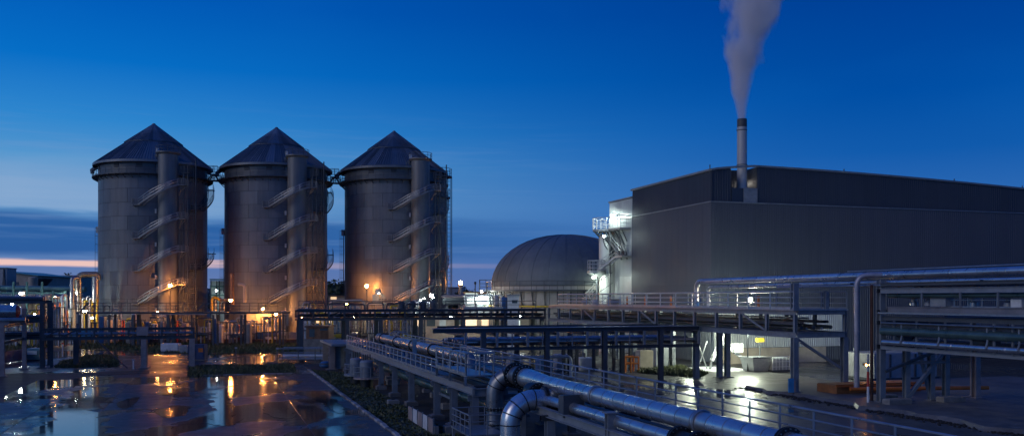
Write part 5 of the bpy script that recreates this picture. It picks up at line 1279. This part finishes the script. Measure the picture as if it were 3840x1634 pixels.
# pale glazed vessel hall between left and middle silos
t = thing('glazed_tower', 'pale glowing round-cornered glazed tower between the left and middle silos', 'tower', 'W', (PX(818,208), 208, 0))
part(MB().bx(PX(788,208),PX(852,208),208.3,214,0,PZ(1052,208)), 'tower_body', GLASST, t)
for py in (1050, 1076, 1108): part(MB().bx(PX(786,208),PX(856,208),208,208.3,PZ(py,208),PZ(py-5,208)), 'band', TEAL, t)
for px in (790, 812, 822, 842): part(MB().beam((PX(px,208),208.1,0),(PX(px,208),208.1,PZ(1052,208)), .2), 'mullion', STEEL, t)
wall_lamp('cool lamp at the glazed tower between the silos', P(812,1088,204), COOLS, .22)
for i, (px, r) in enumerate(((795,.25), (806,.3), (826,.22), (838,.3))):
    wpipe('yellow-lit pipe bundle between the left and middle silos', [(px,1165,176+i), (px,1118+5*i,176+i), (px+14,1112+5*i,177+i), (px+30,1125,177+i)], r, (YELLOW, GALV, TAN, GALV)[i], R=.6, group='pipes between the left and middle silos', n=8)
# orange bay below the walkway at the middle silo
t = thing('service_bay', 'cream panelled service bay glowing orange below the walkway', 'bay', 'W', (PX(1000,172), 172, 0))
part(MB().bx(PX(925,173),PX(1066,173),173,173.3,0,PZ(1172,173)), 'bay_wall', TAN, t)
for px in (960, 1004, 1040): part(MB().bx(PX(px,173)-.12,PX(px,173)+.12,172.9,172.998,0,PZ(1174,173)), 'pilaster', TAN, t)
part(MB().bx(PX(1008,173),PX(1024,173),172.92,172.997,PZ(1216,173),PZ(1204,173)), 'bay_window', GLASSM, t)
part(MB().beam(P(985,1200,172), P(1004,1222,172), .25, .2), 'chute', STEEL, t)
railing(t, [P(930,1232,171), P(1066,1232,171)], 1.1, 1.2, (.55,), .05, STEEL)
rc_ = random.Random(4)
names = [('grey', GREY), ('white', WHITE), ('blue', BLUE), ('dark', STEEL), ('tan', TAN), ('red', RED)]
spots = [(380,1206,18,40),(405,1212,12,26),(432,1208,20,24),(450,1214,14,30),(480,1216,16,20),(520,1218,12,18),(548,1214,20,16),(575,1220,14,14),(606,1216,10,22),(655,1212,14,20),(690,1218,18,14),(772,1222,12,26),(806,1216,10,44),(826,1224,10,16),(862,1222,10,20),(892,1226,12,14),(930,1222,16,14)]
lbs = ['first from the left silo', 'beside the white bays']
for i, (px, py, w, h) in enumerate(spots):
    nm, mt = names[(i*5+2) % 6]; Y = 156+(i % 4)*2; x0, x1 = PX(px-w/2,Y), PX(px+w/2,Y); zt_ = PZ(py-h/2,Y); 
    t = thing('equipment_box', f'{nm} equipment box under the long walkway, {ordn(i)} from its left end', 'equipment', 'W', (PX(px,Y), Y, 0), 'equipment boxes under the walkway')
    part(MB().bbox(x0,x1,Y,Y+1.2,.25,zt_,.06), 'box_body', mt, t); part(MB().bx(x0-.05,x1+.05,Y-.05,Y+1.25,0,.248), 'plinth', CONC, t); part(MB().bx(x0+.12,x1-.12,Y-.05,Y-.002,.5,max(.7,zt_-.25)), 'door', mt, t)
# barrier panels along the lawn edge
for i in range(9):
    px0, px1 = 762+39*i, 799+39*i; Y = 163
    t = thing('barrier_panel', f'low barrier panel along the back edge of the lawn, {ordn(i)} from the left', 'barrier', 'W', (PX(px0,Y), Y, 0), 'barrier panels along the lawn')
    part(MB().bbox(PX(px0,Y),PX(px1,Y),Y,Y+.25,.7,1.95,.04), 'panel', (GREY, BLUE, WHITE, GREY)[i % 4], t); part(MB().bx(PX(px0,Y)+.1,PX(px0,Y)+.3,Y-.2,Y+.45,0,.698).bx(PX(px1,Y)-.3,PX(px1,Y)-.1,Y-.2,Y+.45,0,.698), 'feet', STEEL, t)
single(MB().bx(PX(300,161),PX(1120,161),160.5,161,.0,.75), 'retaining_wall', BROWN, 'low brown retaining wall behind the lawn', 'wall', 'W', (PX(700,161),160.5,0))

# cabins below the far pipe bridge
def cabin(label, px0, px1, y0, y1, Y, dep, body, wins, z0=0, roof=GREY, name='cabin', cat='cabin', planks=0):
    x0, x1, z1 = PX(px0,Y), PX(px1,Y), PZ(y0,Y)
    t = thing(name, label, cat, 'W', ((x0+x1)/2, Y, 0))
    part(MB().bx(x0,x1,Y,Y+dep,z0,z1), 'cabin_body', body, t); part(MB().bx(x0-.2,x1+.2,Y-.2,Y+dep+.2,z1+.002,z1+.2), 'roof', roof, t)
    if z0 > 0: part(MB().bx(x0-.3,x1+.3,Y-.3,Y+dep+.3,0,z0-.002), 'plinth', CONC, t)
    for a, b, c, d, mm in wins:
        w = part(MB().bx(PX(a,Y),PX(b,Y),Y-.05,Y-.002,PZ(d,Y),PZ(c,Y)), 'window', mm, t); part(MB().bx(PX(a,Y)-.06,PX(b,Y)+.06,Y-.08,Y-.003,PZ(c,Y)+.002,PZ(c,Y)+.08), 'window_head', STEEL, w)
    if planks:
        w = (x1-x0)/planks; pm = MB().bx(.01,w-.01,-.04,-.003,0,z1-z0-.05).mesh('plank', BROWN)
        for i in range(planks): piece('plank', pm, t, (x0+w*i, Y, z0+.02))
    return t
cabin('brown plank hut at the far end of the foreground rack', 1148, 1232, 1226, 1268, 132, 4, BROWN, ((1160,1180,1234,1262,GLASSM),(1200,1228,1232,1238,GLASSM)), 2.1, BROWN, 'hut', 'hut', 14)
cabin('long blue and white site cabin with lit windows below the far pipe bridge', 1180, 1282, 1194, 1240, 152, 4, BLUE, ((1186,1198,1198,1210,LITW),(1204,1216,1198,1210,GLASST),(1220,1230,1198,1210,GLASST),(1234,1244,1198,1210,LITW),(1252,1264,1198,1210,GLASSM)), 0, WHITE)
cabin('low tan service building with lit bays below the far pipe bridge', 1545, 1985, 1188, 1250, 158, 10, mat('service_wall', (.34,.31,.26), .7, 0, .12, .8), ((1560,1576,1196,1226,LITW),(1600,1632,1196,1222,GLASSM),(1648,1672,1198,1226,GLASST),(1715,1732,1194,1216,GLASSM),(1746,1788,1194,1224,LITW),(1806,1832,1196,1226,LITW),(1850,1866,1196,1226,GLASSM),(1926,1950,1200,1226,LITC)))
cabin('white control kiosk beside the dome foot', 1903, 1946, 1108, 1170, 150, 5, WHITE, ((1920,1940,1126,1136,GLASSM),), 0, GREY)
cabin('open lit pump house with bright ceiling left of the dome', 1745, 1845, 1106, 1200, 172, 8, GREY, ((1752,1785,1118,1136,LITC),(1790,1838,1112,1122,LITC),(1790,1838,1126,1144,GLASST)), 0, STEEL)
for k, px in enumerate((1800, 1820)): wall_lamp(['left white lamp under the pump house eaves', 'right white lamp under the pump house eaves'][k], P(px,1113,170.8), COOL, .20)
wall_lamp('greenish lamp at the side platform of the dome', P(1806,1092,168), COOLS, .18)
vessel('blue upright vessel beside the white control kiosk', 1890, 1112, 1200, 152, .75, BLUE)
vessel('grey upright vessel left of the control kiosk', 1862, 1108, 1200, 155, .5, GREY)
t = thing('horizontal_tank', 'dark horizontal pipe bundle tank right of the right silo', 'tank', 'W', (PX(1700,168), 168, 0))
part(MB().cyl(P(1662,1124,168), P(1742,1122,168), .95, 18), 'tank_shell', STEEL, t)
for px in (1675, 1730): part(MB().beam((PX(px,168),168,0),(PX(px,168),168,PZ(1124,168)-.6), .5), 'saddle', STEEL, t)
part(MB().cyl(P(1655,1112,166), P(1740,1110,166), .25, 10), 'top_pipe', PINK, t)
wall_lamp('warm lamp inside the lit service bays', P(1770,1182,155.5), WARM, .2)
lamp_post('dark unlit lamp column left of the dome', PX(1782,160), 160, 0, PZ(1062,160), STEEL, .22)
railing_t = thing('guard_rail', 'white railed terrace in front of the pump house', 'railing', 'W', P(1770,1150,150))
railing(railing_t, [P(1745,1150,150), P(1880,1150,150)], 1.9, 1.6, (.9,), .07, WHITE)
part(MB().bx(PX(1740,150),PX(1885,150),150,151,PZ(1158,150),PZ(1150,150)), 'terrace_edge', GREY, railing_t)

# ---------------------------------------------------------------- ground-level things on the left
for k, (px0, px1, y0, y1, mt, lb) in enumerate(((602,668,1287,1320,WHITE,'white twin-door service cabinet on the lawn edge'), (672,704,1294,1324,GREY,'grey tank box behind the blue cabinet'), (705,766,1290,1350,NAVY,'navy blue cabinet with orange notice beside the gantry leg'))):
    Y = G(px0, y1)[1]; x0, x1 = PX(px0,Y), PX(px1,Y); z1 = PZ(y0,Y)
    t = thing('service_cabinet', lb, 'cabinet', 'W', ((x0+x1)/2, Y, 0))
    part(MB().bbox(x0,x1,Y,Y+1.3,.12,z1,.06), 'cabinet_body', mt, t); part(MB().bx(x0-.05,x1+.05,Y-.05,Y+1.35,0,.118), 'plinth', CONC, t)
    for i in range(2): part(MB().bx(x0+.08+(x1-x0-.12)/2*i,x0+.02+(x1-x0-.12)/2*(i+1),Y-.04,Y-.003,.25,z1-.15), 'door', mt, t)
    if k == 2: part(MB().bx(x1-.75,x1-.15,Y-.06,Y-.042,z1-1.0,z1-.5), 'notice_plate', ORANGE, t)
for k, (px, y0, y1, lb) in enumerate(((885,1300,1366,'thin grey post at the edge of the grass island'), (1040,1302,1372,'thin post left of the tube-frame stand'), (235,1284,1338,'white and red marker pole by the left lawn'), (500,1345,1385,'short white bollard by the gantry leg'))):
    Y = G(px,y1)[1]; x = PX(px,Y); z = PZ(y0,Y); t = thing('marker_post', lb, 'post', 'W', (x,Y,0))
    part(MB().cyl((x,Y,0),(x,Y,z), .07, 8), 'shaft', WHITE if k > 1 else STEEL, t); part(MB().bx(x-.18,x+.18,Y-.18,Y+.18,0,.08), 'base', CONC, t); part(MB().box((x,Y,z-.1), (.28,.16,.2)), 'head', RED if k == 2 else GREY, t)
t = thing('tube_stand', 'low tube-frame stand with trays in front of the foreground rack', 'stand', 'W', (PX(1140,113), 113, 0))
for px in (1044, 1062, 1122, 1185, 1232):
    for y in (112.5, 115.5): part(MB().cyl((PX(px,113),y,0),(PX(px,113),y,1.8), .06, 8), 'leg', STEEL, t)
for z in (1.78, 1.1, .5):
    for y in (112.5, 115.5): part(MB().cyl((PX(1044,113),y,z),(PX(1232,113),y,z), .05, 8), 'rail', GALV, t)
part(MB().bx(PX(1050,113),PX(1228,113),112.7,115.3,.55,.62), 'tray', GALV, t); part(MB().cyl((PX(1055,113),113.4,.85),(PX(1220,113),113.4,.85), .16, 10), 'tray_pipe', WHITE, t)
# blue hoarding at the left edge
t = thing('hoarding', 'low navy blue hoarding beside the footpath at the left edge', 'fence', 'W', (PX(60,118), 118, 0))
a = Vector((*G(-30,1372), 0)); b = Vector((*G(138,1342), 0)); n = 14
hpn = MB().bx(.02, (b-a).length/n-.02, -.03, .03, .1, 1.5).mesh('hoarding_panel', NAVY)
for i in range(n): piece('hoarding_panel', hpn, t, a.lerp(b, i/n), rz=math.atan2((b-a).y, (b-a).x))
for i in range(0, n+1, 2): part(MB().beam(a.lerp(b, i/n), a.lerp(b, i/n)+Vector((0,0,1.7)), .10), 'post', STEEL, t)
t = thing('skip_tank', 'teal round-cornered tank at the end of the blue hoarding', 'tank', 'W', (*G(118,1352), 0))
x, y = G(118,1352); part(MB().bbox(x-.9,x+1.0,y,y+1.6,.15,1.6,.25), 'tank_shell', TEAL, t); part(MB().bx(x-.9,x+1.0,y+.1,y+1.5,0,.148), 'skid', STEEL, t); part(MB().bx(x-.6,x+.7,y-.04,y-.002,.8,1.3), 'panel', GLASST, t)
# guarded drums under the far half of the foreground rack
for k, (u, v, r) in enumerate(((12.75,85.0,.62), (13.1,81.3,.62))):
    t = thing('guarded_drum', ['farther of the two guarded drums beside the foreground rack', 'nearer of the two guarded drums, with a red rim, beside the foreground rack'][k], 'drum', 'S', (u, v, 0))
    part(MB().lathe([(r*.9,.03),(r*.9,.9)], 18, (u,v,0)), 'skirt', RUBBER, t); part(MB().lathe([(r,.9),(r,2.3),(r*.8,2.45),(.01,2.5)], 18, (u,v,0)), 'drum_shell', STEELB, t)
    part(ringdeck(MB(), (u,v,0), r+.01, r+.55, .95, .14, 0, 2*PI, 20), 'rim_platform', PINK if k else STEELB, t)
    railing(t, arcpts((u,v,0), r+.5, 0, 2*PI, .95, 16), .95, .75, (.5,), .035, STEELB)
    for i in range(4): part(MB().cyl((u-.3+.2*i,v,2.4),(u-.3+.2*i,v,3.0), .06, 8), 'riser', PIPED, t)
t = thing('panel_board', 'row of framed panels on the low wall under the foreground rack', 'wall', 'S', (12.3, 57, 0))
part(MB().bx(12.25,12.5,51.5,59.0,.03,.55), 'low_wall', CONC, t)
for i in range(5): part(MB().bx(12.19,12.248,51.7+1.45*i,52.9+1.45*i,.1,.95), 'panel', (PINK, WHITE)[i % 2], t); part(MB().beam((12.22,51.62+1.45*i,.03),(12.22,51.62+1.45*i,1.05), .08), 'panel_post', GALV, t)
rk = random.Random(9)
for i in range(12):
    u, v = rk.uniform(12.6,19), 48+i*3.9; s = rk.uniform(.3,.6)
    t = thing('pipe_block', 'concrete pipe block lying in the shade under the foreground rack', 'block', 'S', (u, v, .03), 'blocks under the foreground rack')
    part(MB().bbox(u-s,u+s,v-.35,v+.35,.03,.03+s*.9,.05), 'block_body', CONC, t); part(MB().ib((u,v,.03+s*.9),(u,v,.25+s*.9), .22, .22, .03, up=(0,1,0)), 'stub', STEEL, t)
vessel('small blue tank at the foot of the foreground rack far end', 1222, 1352, 1382, 105, .75, BLUE)

# ---------------------------------------------------------------- yard things on the right
FLOOD = emit('yard_flood', (1.0,.84,.60), 900); FLOODC = emit('yard_flood_cool', (.90,1.0,.76), 2200)
lamp_post('warm lamp on the back rail of the walkway bridge', 50.9, 78.5, BZT+.1, 7.95, FLOOD, .22, .05, 'S')
lamp_post('white yard lamp post just behind the walkway bridge truss', 55.5, 86.0, .05, 4.4, FLOODC, .22, .07, 'S')
lamp_post('white yard lamp post in front of the hall corner', 52.6, 93.0, .05, 4.6, FLOODC, .16, .07, 'S')
single(MB().bx(51.5, 57.0, 86.5, 93.5, .046, .052), 'painted_patch', WHITE, 'white painted patch on the yard in front of the hall', 'marking', org=(52,87,0))
t = thing('folded_boom', 'white folded conveyor boom standing in the floodlit yard', 'conveyor', 'S', (55, 90, 0))
part(MB().beam((53.4,90,1.0),(55.6,90,5.0), .45, .3), 'boom', WHITE, t); part(MB().beam((54.6,89.8,3.0),(57.0,89.8,1.4), .35, .3), 'lower_boom', WHITE, t); part(MB().box((56.4,89.6,2.4), (1.1,.9,1.0)), 'motor_box', WHITE, t)
for u in (53.2, 55.0): part(MB().beam((u,90,.05),(u+.3,90,1.6), .18), 'leg', GALV, t)
part(MB().beam((51.6,90,.1),(52.8,90,3.2), .1).beam((52.8,90,.1),(51.6,90,3.2), .1), 'cross_brace', GALV, t)
t = thing('work_frame', 'orange tube work frame beside the middle rack bed', 'frame', 'S', (43, 89, 0))
for u in (42.0, 42.7, 43.6):
    for v in (88.6, 89.8): part(MB().cyl((u,v,.05),(u,v,1.7), .09, 8), 'leg', ORANGE, t)
for z in (1.7, 1.0): part(MB().cyl((42.0,88.6,z),(43.6,88.6,z), .09, 8).cyl((42.0,89.8,z),(43.6,89.8,z), .09, 8), 'rail', ORANGE, t)
t = thing('caged_container', 'caged white liquid container standing by the hall wall', 'container', 'S', (58.7, 85, 0))
part(MB().bbox(57.6,59.6,84.4,86.0,.25,1.6,.1), 'tank_shell', GREY, t); part(MB().bx(57.5,59.7,84.3,86.1,.05,.248), 'pallet', STEEL, t)
m = MB()
for i in range(6): m.beam((57.55+.42*i,84.32,.25),(57.55+.42*i,84.32,1.7), .05)
for z in (.6,1.15,1.7): m.beam((57.5,84.32,z),(59.7,84.32,z), .05)
part(m, 'cage', WHITE, t)
t = thing('waste_skip', 'dark metal skip beside the walkway bridge leg', 'skip', 'S', (56.6, 86, 0))
part(MB().add([(55.6,85,.1),(57.4,85,.1),(57.4,87,.1),(55.6,87,.1),(55.3,84.7,1.6),(57.7,84.7,1.6),(57.7,87.3,1.6),(55.3,87.3,1.6)], [(0,3,2,1),(0,1,5,4),(1,2,6,5),(2,3,7,6),(3,0,4,7)]), 'skip_body', GREY, t); part(MB().beam((55.3,84.7,1.62),(57.7,84.7,1.62), .1), 'rim', STEEL, t)
t = thing('hose_box', 'yellow hose box on a post by the hall wall', 'box', 'S', (58.6, 88.5, 0))
part(MB().bbox(58.3,59.1,88.2,88.8,3.1,3.55,.06), 'box_body', YELLOW, t); part(MB().cyl((58.7,88.5,.05),(58.7,88.5,2.9), .08, 8), 'post', STEEL, t)
t = thing('notice_board', 'bright blue board leaning at the walkway bridge corner leg', 'board', 'S', (44.9, 63.3, 0))
part(MB().bx(44.5,45.0,63.0,63.08,.35,1.5), 'board', mat('bright_blue_board', (.06,.30,.55), .5, 0, .1), t); part(MB().bx(45.002,45.2,63.0,63.08,.35,1.3), 'edge_strip', PINK, t)
pipe('bright orange pipe rail lying on the apron under the right rack', [(48.5,60.5,.75), (60,58,.75)], .16, ORANGE, n=10)
t = thing('skid_beam', 'rusty orange skid frame on the apron under the right rack', 'skid', 'S', (50, 62, .33))
part(MB().bbox(47.6,56,61.0,63.5,.33,1.0,.06), 'skid_body', mat('rusty_orange', (.24,.10,.035), .65, .1, .25, 1.2), t); part(MB().ib((47.4,60.85,1.0),(56.2,60.85,1.0), .16, .2), 'skid_rail', ORANGE, t)
t = thing('container', 'dark bulk container behind the right rack legs', 'container', 'S', (64, 74, 0))
part(MB().bbox(60.5,68,72,76,.3,2.7,.08), 'container_body', GREY, t); part(MB().bx(60.3,68.2,71.9,76.1,.05,.298), 'skid', STEEL, t)
for i in range(5): part(MB().bx(60.8+1.5*i,60.95+1.5*i,71.9,71.998,.35,2.6), 'rib', STEEL, t)
for k, (u, v) in enumerate(((52.3,54.0), (47.4,54.0), (48.4,56.6))):
    single(MB().bbox(u-1.0,u+1.0,v-.4,v+.4,.322,.72,.08), 'concrete_block', CONC, ['long concrete block at the middle leg of the right rack', 'concrete block at the near left foot of the right rack', 'broken concrete block left of the right rack foot'][k], 'block', org=(u,v,.32))
for k, (u, v, h, mt) in enumerate(((34,92,1.4,BLUE), (36.5,93,1.9,GREY), (39,92.6,1.5,WHITE), (46,92,2.2,TAN), (31,93,1.7,GREY), (49,94,2.4,GREY))):
    t = thing('yard_unit', ['small blue pump box behind the middle rack', 'grey upright unit behind the middle rack', 'white unit behind the middle rack', 'tan cabinet behind the bridge legs', 'grey unit farthest left behind the middle rack', 'tall grey unit against the hall end'][k], 'equipment', 'S', (u, v, 0))
    part(MB().bbox(u-.8,u+.8,v-.6,v+.6,.15,h,.06), 'unit_body', mt, t); part(MB().bx(u-.9,u+.9,v-.7,v+.7,.03,.148), 'plinth', CONC, t); part(MB().cyl((u,v,h),(u,v,h+.5), .12, 8), 'outlet', STEEL, t)

for k, (px, Y, em) in enumerate(((1230,149,WARM), (1330,150,WARM), (1450,152,SODS), (1590,154,WARM), (1690,154,COOLS), (1860,154,WARM), (1950,152,COOLS), (1130,150,SODS), (2020,150,WARM))):
    wall_lamp(f'small bulb glowing behind the far pipe bridge, {ordn(k)} of the nine set along it', P(px,1184+(k % 3)*3,Y), em, .16)
for k, (px, py, Y, em) in enumerate(((160,1112,168,COOLS), (45,1140,166,COOLS), (232,1170,166,WARM), (345,1190,163,WARM))):  # the first is a fill lamp added to brighten the left plant
    wall_lamp(['cool lamp between the tan tank and the small warm lamp', 'cool lamp under the left process deck', 'warm lamp behind the leg of the left rack', 'warm lamp low in the riser bay beside the left silo'][k], P(px,py,Y), em, .2)
wall_lamp('dim orange lamp low under the right rack', (53.5, 64.5, 2.3), emit('dim_sodium', (1.0,.42,.10), 60), .16, 'S')

# process skids behind the walkway
rq = random.Random(31)
MTS = [(GALV,'galvanised'), (STEELB,'blue-grey'), (TAN,'tan'), (ALUD,'grey'), (WHITE,'white'), (YELLOW,'yellow-piped')]
def skid(i, px, Y, w, h, label):
    x = PX(px,Y); t = thing('process_skid', label, 'skid', 'W', (x, Y, 0), 'process skids at the silo feet'); mt = MTS[i % 6][0]
    for dx in (-w/2, w/2):
        for dy in (0, 1.6): part(MB().beam((x+dx,Y+dy,.02), (x+dx,Y+dy,h), .14), 'post', STEEL, t)
    for z in (h*.45, h): [part(MB().beam((x-w/2-.2,Y+dy,z), (x+w/2+.2,Y+dy,z), .12, .16), 'rail', STEEL, t) for dy in (0, 1.6)]
    for k in range(3+i % 3):
        r = rq.uniform(.06,.2); a = x-w/2+w*(k+.6)/(4+i % 3); zz = h*rq.uniform(.6,1.25); b = a+rq.uniform(.4,1.4)
        part(MB().tube(fillet([(a,Y+.6,.1), (a,Y+.6,zz), (b,Y+.6,zz), (b,Y+.6,zz*rq.uniform(.3,.8))], .4), r, 8), 'pipe_loop', MTS[(i+k) % 6][0], t)
    r = rq.uniform(.35,.6); z = h*.22+.3
    part(MB().cyl((x-w*.35,Y+.9,z+r), (x+w*.35,Y+.9,z+r), r, 14), 'drum', mt, t)
    railing(t, [(x-w/2,Y-.1,h*.45), (x+w/2,Y-.1,h*.45)], 1.0, .8, (.5,), .04, GALV)
for i in range(17):
    px = 375+i*42; skid(i, px+rq.uniform(-8,8), 157+(i % 3)*3.5, rq.uniform(2.0,3.2), rq.uniform(3.0,5.0), f'{MTS[i % 6][1]} piped process skid behind the long walkway, {ordn(i)} from the left')
for i in range(11):
    px = 1150+i*41; skid(i+2, px+rq.uniform(-8,8), 146+(i % 3)*2.5, rq.uniform(2.0,3.0), rq.uniform(4.6,6.6), f'{MTS[(i+2) % 6][1]} piped process skid behind the far pipe bridge, {ordn(i)} from the left')
for i in range(8):
    px = 40+i*27; skid(i+1, px, 150+(i % 3)*3, rq.uniform(1.8,2.6), rq.uniform(4.6,6.6), f'{MTS[(i+1) % 6][1]} piped process skid behind the left edge rack, {ordn(i)} from the left')

wall_lamp('white lamp on the ring walkway at the right side of the dome', (PX(2262,157.0), 157.0, 11.3), emit('dome_flood', (.88,1.0,.80), 900), .13, 'W', (.2,-.95,0))  # added lamp that gives the dome's right shoulder its greenish glow
